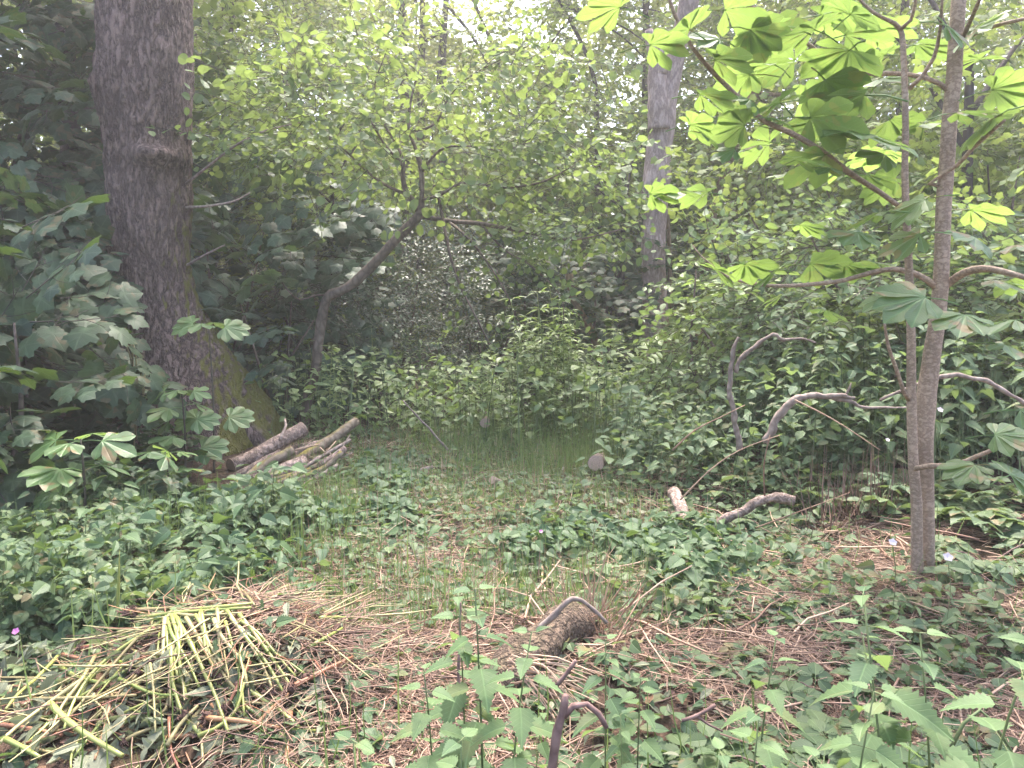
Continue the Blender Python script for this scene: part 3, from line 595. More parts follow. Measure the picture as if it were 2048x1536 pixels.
# ------------------------------------------------------------------ young horse chestnut on the right
def chestnut():
    Yd = 4.0
    base = at(1850, 1200, Yd); base[2] = float(gz(base[0], base[1])) - .03
    rt = thing('horse_chestnut', 'young smooth barked tree with two stems and big palmate leaves', 'tree', base)
    A_ = [(1856, 1215, 30), (1857, 1130, 24), (1856, 1020, 26), (1849, 900, 36), (1853, 800, 41), (1864, 710, 36), (1876, 630, 32), (1883, 540, 31), (1887, 420, 31), (1894, 320, 31), (1900, 230, 30), (1908, 150, 30), (1912, 80, 29), (1918, -10, 28), (1935, -200, 24), (1950, -450, 16)]
    B_ = [(1840, 1215, 32, 3.93), (1834, 1130, 26, 3.92), (1833, 1010, 24, 3.9), (1826, 910, 21, 3.88), (1823, 800, 20, 3.86), (1822, 670, 18, 3.85), (1817, 520, 16, 3.85), (1810, 360, 14, 3.85), (1811, 240, 13, 3.85), (1807, 110, 12, 3.85), (1800, 58, 11, 3.85), (1775, 40, 8, 3.8), (1745, 24, 7, 3.75), (1700, -20, 5, 3.7)]
    tk = build('trunk', traced(A_, Yd, 16, .04, .07, .92), M['chbark'], rt, base)
    build('trunk', traced(B_, 3.9, 12, .04, .07, .92), M['chbark'], rt, base)
    limbs = [
        [(1908, 188, 12), (1880, 168, 10), (1840, 153, 9), (1790, 147, 9), (1705, 145, 9, 3.9), (1650, 115, 9, 3.8), (1600, 75, 8, 3.7), (1540, 36, 7, 3.6), (1470, -8, 6, 3.5)],
        [(1815, 425, 9, 3.9), (1760, 385, 10, 3.8), (1698, 345, 11, 3.7), (1640, 300, 11, 3.65), (1580, 265, 11, 3.6), (1530, 243, 10, 3.55), (1480, 198, 9, 3.5), (1430, 148, 9, 3.45), (1385, 95, 8, 3.4), (1350, 30, 7, 3.35), (1330, -30, 6, 3.3)],
        [(1885, 585, 15), (1857, 562, 13), (1820, 543, 11), (1785, 538, 10), (1740, 546, 10), (1690, 560, 9), (1630, 568, 8), (1560, 572, 7), (1505, 567, 6), (1455, 553, 5), (1400, 510, 3), (1385, 490, 2)],
        [(1886, 575, 17), (1905, 560, 16), (1930, 545, 16, 3.9), (1965, 537, 15, 3.8), (2005, 543, 13, 3.7), (2060, 558, 11, 3.6)],
        [(1884, 372, 8), (1858, 368, 7), (1912, 332, 8, 3.9), (1942, 300, 8, 3.8), (1978, 268, 7, 3.7), (2010, 240, 5, 3.6)],
        [(1826, 938, 11, 3.9), (1860, 932, 11, 3.7), (1910, 930, 11, 3.6), (1955, 912, 9, 3.5), (2010, 890, 7, 3.4)],
        [(1819, 800, 10, 3.86), (1808, 785, 9, 3.8), (1795, 745, 8, 3.75), (1776, 690, 7, 3.7), (1768, 640, 5, 3.65)],
        [(1818, 178, 9, 3.85), (1845, 152, 8, 3.8), (1868, 115, 8, 3.75), (1880, 60, 6, 3.7), (1885, -10, 5, 3.6)],
        [(1915, 95, 9), (1935, 55, 9, 3.9), (1950, 20, 8, 3.8), (1968, -20, 7, 3.7)],
        [(1800, 60, 8, 3.85), (1822, 40, 7, 3.8), (1830, 10, 6, 3.75), (1832, -30, 5, 3.7)],
        [(1905, 90, 8), (1980, 55, 8, 3.9), (2060, 35, 6, 3.8)],
    ]
    for l in limbs: build('limb', traced(l, Yd, 8, .05, .1), M['chbark'], tk, base)
    # bright, seen from below: facing away; dark: tilted to the viewer
    low = [(1700, 100, 3.6, 165), (1630, 60, 3.5, 140), (1650, 160, 3.7, 150), (1620, 235, 3.6, 165), (1560, 50, 3.5, 130), (1730, 190, 3.7, 165), (1715, 265, 3.6, 190), (1650, 310, 3.6, 140), (1590, 320, 3.5, 120), (1560, 205, 3.6, 120), (1490, 250, 3.5, 110), (1430, 120, 3.4, 120), (1400, 190, 3.4, 110), (1380, 60, 3.3, 120), (1300, 90, 3.2, 120), (1240, 15, 3.2, 130), (1450, 20, 3.4, 130), (1350, 385, 3.2, 110), (1415, 385, 3.3, 110), (1300, 388, 3.2, 90),
           (1950, 60, 3.9, 110), (1985, 180, 3.9, 120), (1960, 120, 4.1, 120), (1940, 420, 4.2, 110), (1430, 540, 3.9, 100), (1490, 528, 3.8, 110), (1555, 540, 3.8, 110), (1620, 528, 4.1, 110), (1690, 530, 4.1, 110), (1740, 525, 4.2, 90), (1565, 590, 3.9, 80), (1830, 90, 4.2, 120), (1780, 240, 4.2, 120), (1500, 60, 3.4, 120), (1680, 20, 3.8, 140), (1770, 110, 4.2, 130), (1850, 250, 4.3, 120), (1790, 360, 4.3, 110), (1730, 350, 4.0, 120), (2020, 560, 3.9, 90), (1600, 450, 4.5, 80), (1690, 70, 4.1, 140), (1590, 120, 3.9, 130), (1500, 150, 3.7, 120), (1660, 240, 4.0, 140), (1550, 130, 3.7, 110)]
    high = [(1850, 400, 3.6, 120), (1760, 425, 3.6, 110), (1840, 470, 3.6, 120), (1715, 465, 3.5, 110), (1770, 310, 3.6, 90), (1915, 225, 3.7, 110), (1990, 235, 3.6, 130), (1660, 335, 3.6, 80), (1850, 595, 3.3, 150), (1930, 630, 3.3, 140), (1780, 590, 3.4, 100), (1650, 620, 3.5, 90), (2010, 690, 3.2, 150), (2030, 490, 3.5, 110), (1950, 475, 3.6, 110), (1400, 265, 3.4, 80), (1500, 200, 3.5, 80), (1470, 300, 3.5, 70), (1540, 235, 3.5, 80), (1440, 80, 3.4, 90), (1520, 290, 3.6, 70), (1890, 50, 3.6, 110), (1700, 30, 3.6, 110), (1990, 560, 3.5, 110), (2040, 820, 3.1, 130), (1990, 870, 3.3, 110), (1950, 930, 3.3, 110), (2030, 640, 3.2, 130), (2020, 950, 3.1, 110)]
    lv = []
    for lst, tl in ((low, (0, .5)), (high, (0, -.55))):
        for (x, y, Y, sz) in lst:
            p = at(x, y, Y); s = pxsize(sz, Y) * .72
            az = rng.uniform(0, 6.28); d = np.array([math.cos(az), math.sin(az) * .7 - .2, rng.uniform(-.25, .05)])
            nn = np.array([rng.normal(0, .3), tl[1] + rng.normal(0, .25), 1.0]); s *= 1.0
            lv.append(scatter(CHEST[rng.integers(0, 3)], p, frames(d, nn), s, [rng.random()]))
    for x, y, Y, sz in ((1530, 60, 4.4, 110), (1600, 200, 4.6, 115), (1480, 130, 4.2, 100), (1540, 285, 4.4, 105), (1760, 160, 4.8, 120), (1690, 335, 4.6, 110), (1640, 30, 4.6, 120), (1590, 350, 4.4, 100), (1740, 60, 4.8, 120), (1450, 230, 4.1, 95), (1770, 300, 4.8, 105), (1380, 250, 3.9, 90)):
        az = rng.uniform(0, 6.28); lv.append(scatter(CHEST[rng.integers(0, 3)], at(x, y, Y), frames([math.cos(az), math.sin(az) * .7 - .2, -.1], [rng.normal(0, .3), .6 + rng.normal(0, .2), 1]), pxsize(sz, Y) * .8, [rng.random()]))
    for k in range(14):     # the crown goes on above the frame
        p = at(rng.uniform(1400, 2150), rng.uniform(-420, -30), rng.uniform(3.4, 5)); az = rng.uniform(0, 6.28)
        lv.append(scatter(CHEST[k % 3], p, frames([math.cos(az), math.sin(az), -.1], [rng.normal(0, .2), rng.normal(0, .2), 1]), .28, [rng.random()]))
    build('leaves', merge(lv), M['chest'], rt, base)
chestnut()

# ------------------------------------------------------------------ shrubs and saplings round the clearing
def shrub(name, label, cat, X, Y, h, r, spr, n, mat, s=1.0, group=None, zc=.55, tilt=(0, -.25, 0), nst=4, bark='sap', ry=None, low=0.0, stemr=.03):
    z0 = float(gz(X, Y)); rt = thing(name, label, cat, (X, Y, z0), 0, group); o = np.array([X, Y, z0])
    c = o + [0, 0, h * zc]
    for i in range(nst):
        a = rng.uniform(0, 6.28); e = c + [math.cos(a) * r * .55, math.sin(a) * r * .5, rng.uniform(.1, .38) * h]
        b = o + [math.cos(a) * .08, math.sin(a) * .08, -.03]; m = (b + e) / 2 + jit(1, .08 * h)[0]
        build('stem', tube([b, m, e], [stemr, stemr * .65, stemr * .25], 6, .15, .1), M[bark], rt, o)
    cr = crown(SP[spr], n, c, (r, ry or r, h * (1 - zc + low)), s, -.15, .3, tilt, keep=lambda p: p[:, 2] > z0 + .05)
    build('foliage', cr, [M[mat], M['twig']], rt, o)
    return rt
GS = 'sycamore saplings in the dark left thicket'
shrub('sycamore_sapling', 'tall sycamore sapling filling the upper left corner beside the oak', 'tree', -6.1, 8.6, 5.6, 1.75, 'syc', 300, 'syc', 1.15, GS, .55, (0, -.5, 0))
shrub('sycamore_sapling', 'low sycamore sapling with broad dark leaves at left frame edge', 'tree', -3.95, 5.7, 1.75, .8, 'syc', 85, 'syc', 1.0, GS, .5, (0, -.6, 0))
shrub('sycamore_sapling', 'sycamore sapling between the oak and the crooked sapling, leaves in flat tiers', 'tree', -3.1, 9.8, 3.3, 1.35, 'syc', 190, 'syc_skylit', 1.0, GS, .5, (0, -.8, 0))
shrub('sycamore_sapling', 'low sycamore sapling tucked between the oak foot and crooked trunk', 'tree', -2.75, 9.1, 1.75, .8, 'syc', 70, 'syc_skylit', .9, GS, .55, (0, -.8, 0))
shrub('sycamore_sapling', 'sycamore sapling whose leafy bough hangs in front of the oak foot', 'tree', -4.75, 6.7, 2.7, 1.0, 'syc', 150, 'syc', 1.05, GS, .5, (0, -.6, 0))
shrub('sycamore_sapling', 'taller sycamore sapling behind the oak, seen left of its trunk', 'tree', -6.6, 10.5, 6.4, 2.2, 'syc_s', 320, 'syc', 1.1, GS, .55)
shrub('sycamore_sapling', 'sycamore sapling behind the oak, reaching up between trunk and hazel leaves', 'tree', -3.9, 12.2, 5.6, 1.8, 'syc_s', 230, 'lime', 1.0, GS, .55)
GH = 'glossy dark holly bushes at the back'
shrub('holly_bush', 'dark glossy small leaved bush behind the crooked trunk', 'bush', -2.1, 11.0, 2.9, 1.5, 'dark', 420, 'dark', 1.0, GH, .5, nst=5)
shrub('holly_bush', 'dark glossy bush right of the crooked trunk, behind tall balsam', 'bush', -.5, 12.0, 2.9, 1.4, 'dark', 360, 'dark', 1.0, GH, .5, nst=5)
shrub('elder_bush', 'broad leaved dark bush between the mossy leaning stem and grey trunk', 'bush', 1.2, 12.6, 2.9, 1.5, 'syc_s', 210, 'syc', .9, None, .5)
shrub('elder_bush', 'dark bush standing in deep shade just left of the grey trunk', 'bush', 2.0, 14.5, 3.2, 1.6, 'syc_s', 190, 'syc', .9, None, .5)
GL = 'bright maple bushes on the right'
for X, Y, h, r, n, lb in ((3.3, 9.8, 3.6, 1.3, 200, 'light green maple bush right beside the grey trunk'), (5.0, 9.2, 3.9, 1.5, 230, 'light green maple bush directly behind the double stemmed chestnut'),
                          (6.8, 9.6, 4.8, 1.7, 240, 'tallest maple bush at the right frame edge'), (4.3, 7.6, 2.3, 1.1, 130, 'low maple bush in front of others, behind the nettle bed')):
    shrub('maple_bush', lb, 'bush', X, Y, h, r, 'lime', n, 'lime', 1.0, GL, .52)

shrub('leafy_shrub', 'green shrub rising behind the upright forked dead branch', 'bush', 2.3, 8.0, 1.9, .8, 'oval', 150, 'balsam', 1.2, None, .55)
shrub('leafy_shrub', 'green shrub rising behind the thick arching dead branch', 'bush', 3.3, 7.4, 2.1, .85, 'oval', 160, 'nettle', 1.25, None, .55)
shrub('leafy_shrub', 'green shrub at the right frame edge behind the low chestnut limb', 'bush', 4.5, 6.6, 2.0, .8, 'oval', 140, 'nettle', 1.25, None, .55)
# ------------------------------------------------------------------ trees of the wood behind
def woodtree(name, label, trunk_px, Y, c, rad, n, spr='far', mat='far', s=1.0, bark='darkbark', wpx=14, group='trees of the wood behind the clearing', keep=None):
    x, y = trunk_px[0]; b = at(x, y, Y); b[2] = float(gz(b[0], Y)) - .05
    rt = thing(name, label, 'tree', b, 0, group)
    P = [b] + [at(px, py, Y) for px, py in trunk_px[1:]]; k = np.linspace(1, .45, len(P))
    build('trunk', tube(P, pxsize(wpx / 2, Y) * k, 9, .3, .15), M[bark], rt, b)
    top = P[-1]
    for i in range(4):
        a = rng.uniform(0, 6.28); e = np.asarray(c) + [math.cos(a) * rad[0] * .7, math.sin(a) * rad[1] * .6, rng.uniform(-.3, .5) * rad[2]]; st = P[-2] + (top - P[-2]) * rng.uniform(0, .9)
        build('limb', tube([st, (st + e) / 2 + [0, 0, .3], e], pxsize(wpx / 2, Y) * np.array([.4, .28, .1]), 5, .3, .1), M[bark], rt, b)
    build('crown', crown(SP[spr], n, c, rad, s, -.15, .35, (0, -.25, 0), keep), [M[mat], M['twig']], rt, b)
woodtree('slim_tree', 'slim dark tree in the upper middle crossing the bright sky gap', [(895, 700), (885, 300), (888, 60), (905, -120)], 19, at(870, 240, 19), (3.2, 2.2, 3.0), 230, wpx=20, keep=skygap)
woodtree('slim_tree', 'thin pale twin trunk left of the sky gap', [(840, 700), (842, 200), (845, 30), (835, -150)], 20, at(640, 120, 20), (3.4, 2.2, 3.6), 240, wpx=18, keep=skygap)
woodtree('slim_tree', 'forked tree right of the sky gap with leaning limbs', [(1210, 700), (1195, 320), (1190, 165), (1160, 80), (1107, -20)], 16, at(1230, 150, 17), (2.7, 2.0, 2.6), 260, wpx=13, mat='lime', spr='oval', s=1.5, keep=skygap)
woodtree('slim_tree', 'mossy leaning tree behind the right hand chestnut leaves', [(1385, 720), (1425, 430), (1455, 340), (1500, 200), (1540, 40)], 14, at(1560, 230, 15), (2.6, 1.6, 2.6), 260, bark='mossstem', wpx=22, mat='lime', spr='oval', s=1.4)
woodtree('slim_tree', 'dark straight trunk half hidden behind the thicker chestnut stem', [(1915, 800), (1925, 600), (1932, 420), (1940, 100)], 9, at(1940, 60, 10.5), (2.2, 1.6, 2.0), 190, wpx=34, mat='lime', spr='lime', s=1.1)
woodtree('slim_tree', 'thin straight stem standing between holly bush and grey trunk', [(1240, 720), (1243, 560), (1246, 450), (1250, 300)], 13.5, at(1200, 330, 14), (1.7, 1.2, 1.3), 150, wpx=16, spr='oval', mat='lime', s=1.3)
woodtree('slim_tree', 'thin dark stem rising behind the crooked sapling', [(668, 780), (667, 600), (665, 420), (660, 250)], 11, at(640, 260, 11.5), (1.9, 1.1, 1.4), 170, wpx=13, spr='oval', mat='lime', s=1.3)
woodtree('slim_tree', 'dark tree behind the sycamore leaves at the left edge', [(70, 800), (60, 500), (55, 250), (75, 0)], 12, at(60, 60, 12.5), (2.4, 1.6, 2.4), 220, wpx=22, spr='oval', mat='lime', s=1.4)
woodtree('slim_tree', 'tree hidden behind the oak with pale leaves beside it', [(420, 760), (430, 450), (450, 200), (470, -30)], 15, at(480, 150, 15.5), (2.6, 1.6, 2.8), 250, wpx=18, spr='oval', mat='lime', s=1.5)
woodtree('slim_tree', 'tree behind the maple bushes at far right', [(1700, 760), (1690, 450), (1705, 200), (1720, -50)], 15, at(1760, 160, 15.5), (2.8, 1.6, 3.0), 260, wpx=20, spr='oval', mat='lime', s=1.5)
# canopy of tall trees closing overhead round the clearing
GO = 'tall canopy trees closing over the clearing'
for X, Y, zc, r, lb in ((-5.9, 10.4, 9.0, 2.8, 'unseen canopy tree added to shade the sycamore thicket'), (-11.0, 14.5, 9.0, 3.2, 'tall canopy tree beyond the left frame edge'), (-2.6, 18.5, 10.2, 3.4, 'tall canopy tree behind the holly bushes'), (8.5, 17.5, 10.2, 3.8, 'tall canopy tree behind the maple bushes'), (3.2, 19.5, 10.8, 3.0, 'tall canopy tree behind the grey forked trunk')):  # the first tree is out of view, put in to darken the left thicket
    b = np.array([X, Y, float(gz(X, Y))]); rt = thing('canopy_tree', lb, 'tree', b, 0, GO)
    build('trunk', tube([b, b + [.1, 0, zc * .5], b + [0, .1, zc]], [.16, .12, .06], 9, .4, .1), M['darkbark'], rt, b)
    build('crown', crown(SP['far'], 200, (X, Y, zc), (r, r * .8, 2.0), 1.1, keep=skygap), [M['far'], M['twig']], rt, b)
# far wood as one mass
def farwood():
    ps = []
    n = 7000
    X = rng.uniform(-34, 34, n); Y = rng.uniform(21, 34, n); top = 15 - 2.7 * np.exp(-((X / Y + .065) / .11) ** 2) * 1.25 + rng.normal(0, .6, n); Z = 0.2 + (top) * rng.random(n) ** .9 + gz(X, Y)
    pos = np.stack([X, Y, Z], 1); k = skygap(pos); pos = pos[k]
    clump = np.array([mnoise.noise(Vector(p * .35)) for p in pos]); pos = pos[(clump > -.28) | (pos[:, 2] < 6.5)]
    e = 2600; X = rng.uniform(-24, 24, e); Y = rng.uniform(19, 23, e); pos = np.vstack([pos, np.stack([X, Y, gz(X, Y) + rng.uniform(.2, 5.5, e)], 1)])
    n = len(pos); dd = jit(n, 1) * [1, 1, .2] + [0, 0, -.15]; nn = UP + [0, -.4, 0] + jit(n, .4); wv = rng.integers(0, 3, n)
    for i in range(3):
        s = wv == i; ps.append(scatter(SP['far'][i], pos[s], frames(dd[s], nn[s]), rng.uniform(1.2, 2.0, s.sum())))
    tag(build('distant_woodland', merge(ps), [M['far'], M['twig']]), 'pale green mass of distant trees closing the view', 'woodland', kind='stuff')
farwood()

# mossy leaning broken stem
b = at(1210, 790, 11); rt = thing('leaning_stem', 'mossy broken orange brown stem leaning left among dark leaves', 'tree stem', b)
build('trunk', traced([(1212, 800, 18), (1207, 746, 16), (1190, 680, 15), (1169, 637, 14), (1148, 600, 14), (1141, 570, 17), (1138, 548, 14)], 11, 10, .05, .3), M['mossstem'], rt, b)

# ------------------------------------------------------------------ plants: nettle, balsam, bramble, seedling
def plant_nettle(h, nodes, seed, big=True, lsz=.095):
    ps, st = [], []
    bend = rng.normal(0, .06, 2)
    P = lambda t: np.array([bend[0] * t * t * h, bend[1] * t * t * h, h * t])
    st.append(tube([P(t) for t in np.linspace(0, 1, 6)], np.linspace(.0042, .0018, 6), 5))
    lf = NETTLE if big else NETTLE_S
    for i in range(nodes):
        t = .30 + .70 * (i / (nodes - 1)) ** .85; az = (i % 2) * math.pi / 2 + rng.normal(0, .2)
        s = lsz * (1.1 - .65 * max(0, (t - .72) / .28)) * rng.uniform(.85, 1.1); dz = -.30 + .55 * max(0, (t - .8) / .2)
        for k in (0, math.pi):
            d = np.array([math.cos(az + k), math.sin(az + k), dz + rng.normal(0, .12)]); p = P(t); q = p + unit(d * [1, 1, .2]) * s * .28
            st.append(tube([p, q], [.0014, .001], 3, cap=False))
            ps.append(scatter(lf, q, frames(d, UP + [rng.normal(0, .15), rng.normal(0, .15), 0] + d * .4 * [1, 1, 0]), s, [t * .6 + rng.random() * .4]))
    return merge(st), merge(ps)
def plant_balsam(h, seed):
    ps, st = [], []; st.append(tube([(0, 0, 0), (.02, 0, h * .5), (0, .02, h)], [.009, .007, .003], 6, .1))
    for i in range(8):
        t = .12 + .88 * i / 7; a0 = rng.uniform(0, 6.28); m = 3 if i < 7 else 5
        for k in range(m):
            a = a0 + k * 6.28 / m; d = np.array([math.cos(a), math.sin(a), .35 - .5 * rng.random()]); s = .17 * (1.1 - .45 * t) * rng.uniform(.8, 1.15)
            ps.append(scatter(LANCE, np.array([0, 0, h * t]) + d * .02, frames(d, UP + d * -.3), s, [rng.random()]))
    for i in range(3):   # side shoots
        a = rng.uniform(0, 6.28); t0 = rng.uniform(.4, .7); b = np.array([0, 0, h * t0]); e = b + np.array([math.cos(a) * .16, math.sin(a) * .16, .22 * h]); st.append(tube([b, e], [.005, .002], 4))
        for k in range(8):
            a2 = k * 2.4; d = np.array([math.cos(a2), math.sin(a2), .2]); ps.append(scatter(LANCE, b + (e - b) * (.4 + .6 * k / 7), frames(d, UP), .11, [rng.random()]))
    return merge(st), merge(ps)
def plant_bramble(reach, canes, big=True, lsz=.14):
    ps, st = [], []
    for c in range(canes):
        a = c * 6.28 / canes + rng.normal(0, .4); L = reach * rng.uniform(.6, 1.1); hh = L * rng.uniform(.35, .75); T = np.linspace(0, 1, 7)
        P = np.stack([np.cos(a + T * .5) * L * T, np.sin(a + T * .5) * L * T, hh * (1.9 * T - 1.75 * T * T)], 1); P[:, 2] = np.maximum(P[:, 2], .02)
        st.append(tube(P, np.linspace(.0045, .002, 7), 5))
        for i in range(2, 13):
            t = i / 12; p = np.array([np.interp(t, T, P[:, k]) for k in range(3)]); s_ = 1 if i % 2 else -1
            az = a + t * .5 + s_ * 1.0 + rng.normal(0, .25); d = np.array([math.cos(az), math.sin(az), .35 + rng.normal(0, .15)])
            ps.append(scatter((BR5 if rng.random() < .3 else BR3) if big else BR3_S, p, frames(d, UP + jit(1, .2)[0]), lsz * rng.uniform(.7, 1.2), [rng.random()]))
    return merge(st), merge(ps)
def plant_seedling(h, tiers, s0, seedmat='chest_seed'):
    ps = []; st = [tube([(0, 0, 0), (.02, 0, h * .5), (0, 0.02, h)], [.011, .008, .005], 6, .06, .1)]
    for i in range(tiers):
        t = .35 + .65 * i / max(1, tiers - 1); a0 = (i % 2) * 1.57 + rng.normal(0, .2); m = 2 if i < tiers - 1 else 4
        for k in range(m):
            a = a0 + k * 6.28 / m; d = np.array([math.cos(a), math.sin(a), rng.uniform(-.1, .25)]); s = s0 * rng.uniform(.8, 1.15) * (1.1 - .25 * t)
            p = np.array([0, 0.01, h * t]) + unit(d) * s * .62
            ps.append(scatter(CHEST[rng.integers(0, 3)], p, frames(d * [1, 1, .6] + [0, 0, -.15], UP + d * [.3, .3, 0] + [0, -.75, 0]), s, [rng.random()]))
    return merge(st), merge(ps)
def mk(name, label, cat, sp, leafm, stemm='stem', group=None, loc=(0, 0, -50), extra=None):
    rt = thing(name, label, cat, loc, 0, group); build('stem', sp[0], M['balsam_stem' if cat == 'balsam' else stemm], rt); build('leaves', sp[1], M[leafm], rt)
    return rt
def series(protos, spots, label, group, srange=(.85, 1.15), tilt=.08):
    """each proto object is placed once, then copied"""
    used = series.used
    for i, (X, Y, s) in enumerate(spots):
        p = protos[i % len(protos)]; loc = (X, Y, float(gz(X, Y)) - .015); rz = rng.uniform(0, 6.28); ss = s * rng.uniform(*srange)
        lb = label[i % len(label)] if isinstance(label, (list, tuple)) else label
        if p.name not in used:
            used.add(p.name); p.location = loc; p.rotation_euler = (rng.normal(0, tilt), rng.normal(0, tilt), rz); p.scale = (ss,) * 3; p['label'] = lb; p['group'] = group
        else: dup(p, loc, rz, ss, lb, group, (rng.normal(0, tilt), rng.normal(0, tilt)))
series.used = set()

# nettle bed on the bank at right
pn = [mk('nettle', 'tall nettle', 'nettle', plant_nettle(1.2, 9, i, True, .115), 'nettle') for i in range(4)]
sp_ = []
for k in range(62):
    Y = rng.uniform(5.0, 7.4); X = rng.uniform(.30, .72) * Y
    if X < 1.9 + max(0, 5.3 - Y): continue
    sp_.append((X, Y, rng.uniform(.7, 1.12) * (1.0 if X > 2.2 else .75)))
series(pn, sp_, 'tall leafy nettle in the dense bed on the right bank', 'nettles of the bed on the right bank', (.95, 1.05), .06)
# balsam standing at the back of the clearing
pb = [mk('balsam', 'x', 'balsam', plant_balsam(1.2, i), 'balsam') for i in range(3)]
sp_ = [(at(x, 800, Y)[0], Y, s) for x, Y, s in ((1060, 9.3, 1.25), (1090, 9.0, 1.3), (1120, 9.4, 1.35), (1040, 9.6, 1.15), (1075, 8.7, 1.0), (1150, 9.2, 1.05), (1010, 9.5, .95), (1175, 9.0, .8), (1110, 8.6, .95), (1030, 8.8, .7), (1100, 9.2, 1.3), (1080, 9.5, 1.25), (1135, 8.9, 1.1))]
series(pb, sp_, 'tall yellow green balsam in the clump at the back of the clearing', 'balsam clump at the back of the clearing', (.95, 1.08), .06)
sp_ = [(at(rng.uniform(960, 1400), 800, Y)[0], Y, rng.uniform(.5, 1.1)) for Y in rng.uniform(7.9, 10.2, 34)]
series(pb, sp_, 'shorter balsam among the tall weeds at the back of the clearing', 'short balsam at the back of the clearing', (.95, 1.08), .08)
sp_ = [(at(x, 800, Y)[0], Y, s) for x, Y, s in ((1300, 9.0, .95), (1330, 9.2, .9), (1280, 8.8, .75), (1350, 8.9, .7), (1315, 8.5, .75), (1260, 9.0, .6), (1375, 9.3, .8))]
series(pb, sp_, 'broad leaved balsam standing before the foot of the grey trunk', 'balsam before the grey trunk', (.95, 1.08), .06)
sp_ = [(at(x, 800, Y)[0], Y, s) for x, Y, s in ((845, 9.6, .95), (880, 9.3, .85), (760, 9.6, 1.0), (800, 9.8, .9), (910, 9.8, .8), (930, 8.6, .45), (990, 8.6, .5), (720, 9.2, .9))]
series(pb, sp_, 'balsam plant in the shade before the holly bush', 'balsam in the shade before the holly', (.95, 1.08), .06)
sp_ = [(at(x, 850, Y)[0], Y, s) for x, Y, s in ((660, 8.3, .85), (690, 8.2, .8), (640, 8.6, .9), (675, 7.9, .6))]
series(pb, sp_, 'leafy plant growing between the log pile and crooked sapling', 'leafy plants behind the log pile', (.95, 1.08), .06)
# weeds right of the path, mid distance
pw = [mk('bramble', 'x', 'bramble', plant_bramble(.55, 5, True, .15), 'bramble', 'redwood' if i == 0 else 'stem') for i in range(4)]
pw2 = [mk('nettle', 'x', 'nettle', plant_nettle(.62, 7, i, False, .1), 'nettle') for i in range(3)]
sp_ = []
for k in range(64):
    Y = rng.uniform(5.8, 8.8); c = at(1330, 900, Y)[0]; X = c + rng.normal(0, .55)
    if X > .35 + .09 * Y: sp_.append((X, Y, rng.uniform(.55, 1.05)))
series(pw2, sp_, 'short nettle in the weedy strip right of the green path', 'short nettles right of the path', (.9, 1.1), .1)
sp_ = [(rng.uniform(1.4, 3.2), rng.uniform(4.7, 6.4), rng.uniform(.7, 1.1)) for _ in range(20)]
series(pw, [q for q in sp_ if q[0] > .33 * q[1]], 'leafy bramble sprawling below the arching dead branches', 'brambles below the dead branches', (.9, 1.1), .05)

# ------------------------------------------------------------------ chestnut seedlings at left
o1 = mk('chestnut_seedling', 'upright chestnut seedling in front of the oak foot, left of the log pile', 'seedling', plant_seedling(.78, 5, .22), 'chest_seed', 'twig'); p = at(372, 1010, 6.3); o1.location = (p[0], 6.3, float(gz(p[0], 6.3)))
o2 = mk('chestnut_seedling', 'wide low chestnut seedling with dark leaves at lower left', 'seedling', plant_seedling(.62, 3, .27), 'chest', 'twig'); p = at(165, 1000, 4.9); o2.location = (p[0], 4.9, float(gz(p[0], 4.9)))
o3 = mk('chestnut_seedling', 'thin chestnut seedling with one pale tier of leaves before the oak trunk', 'seedling', plant_seedling(1.28, 2, .26), 'chest_seed', 'twig'); p = at(430, 990, 6.6); o3.location = (p[0], 6.6, float(gz(p[0], 6.6)))
o4 = dup(o2, (at(340, 1010, 5.5)[0], 5.5, float(gz(-2.5, 5.5))), 2.0, .75, 'small chestnut seedling below the upright one, left of the logs')
o5 = dup(o2, (at(40, 1010, 5.4)[0], 5.4, float(gz(-3.4, 5.4))), 4.0, .9, 'chestnut seedling with dark leaves at the left frame edge')
o6 = dup(o2, (at(735, 900, 8.0)[0], 8.0, float(gz(-1.5, 8))), 1.0, .55, 'small chestnut seedling right of the log pile tips')

# ------------------------------------------------------------------ log pile
def log(name, label, cat, pts, Y, mat, sides=16, ends=(True, True), group='logs of the pile', lump=.14, dz=0):
    P, r = [], []
    for q in pts:
        Yq = q[3] if len(q) > 3 else Y
        P.append(at(q[0], q[1], Yq) + [0, 0, dz]); r.append(pxsize(q[2] * .44, Yq))
    o = np.array(P[0]); rt = thing(name, label, cat, o, 0, group)
    Ps, rs = smooth_path(np.array(P), np.array(r), .035)
    bk = build('bark', tube(Ps, rs, sides, None, lump), M[mat], rt, o)
    if ends[0]: build('cut_end', disc(Ps[0] - unit(Ps[1] - Ps[0]) * .004, Ps[0] - Ps[1], rs[0] * 1.0), M['cut'], bk, o)
    if ends[1]: build('cut_end', disc(Ps[-1] + unit(Ps[-1] - Ps[-2]) * .004, Ps[-1] - Ps[-2], rs[-1] * 1.0), M['cut'], bk, o)
    return rt
log('log', 'thickest pinkish log on top of the pile against the oak', 'log', [(462, 932, 36, 6.7), (510, 912, 33, 6.9), (560, 882, 32, 7.1), (606, 858, 34, 7.3)], 7, 'log')
log('log', 'thin brown log tucked below the thickest one', 'log', [(470, 958, 26, 6.6), (510, 936, 25, 6.7), (560, 908, 24, 6.9)], 7, 'log')
log('log', 'moss covered curved log second in the pile', 'log', [(425, 1002, 20, 6.2), (480, 970, 26, 6.4), (530, 930, 24, 6.6), (584, 902, 24, 6.8)], 7, 'mosslog')
log('log', 'log at the front of the pile with dark sawn end', 'log', [(508, 966, 37, 6.3), (550, 948, 34, 6.45), (608, 924, 32, 6.7)], 7, 'log')
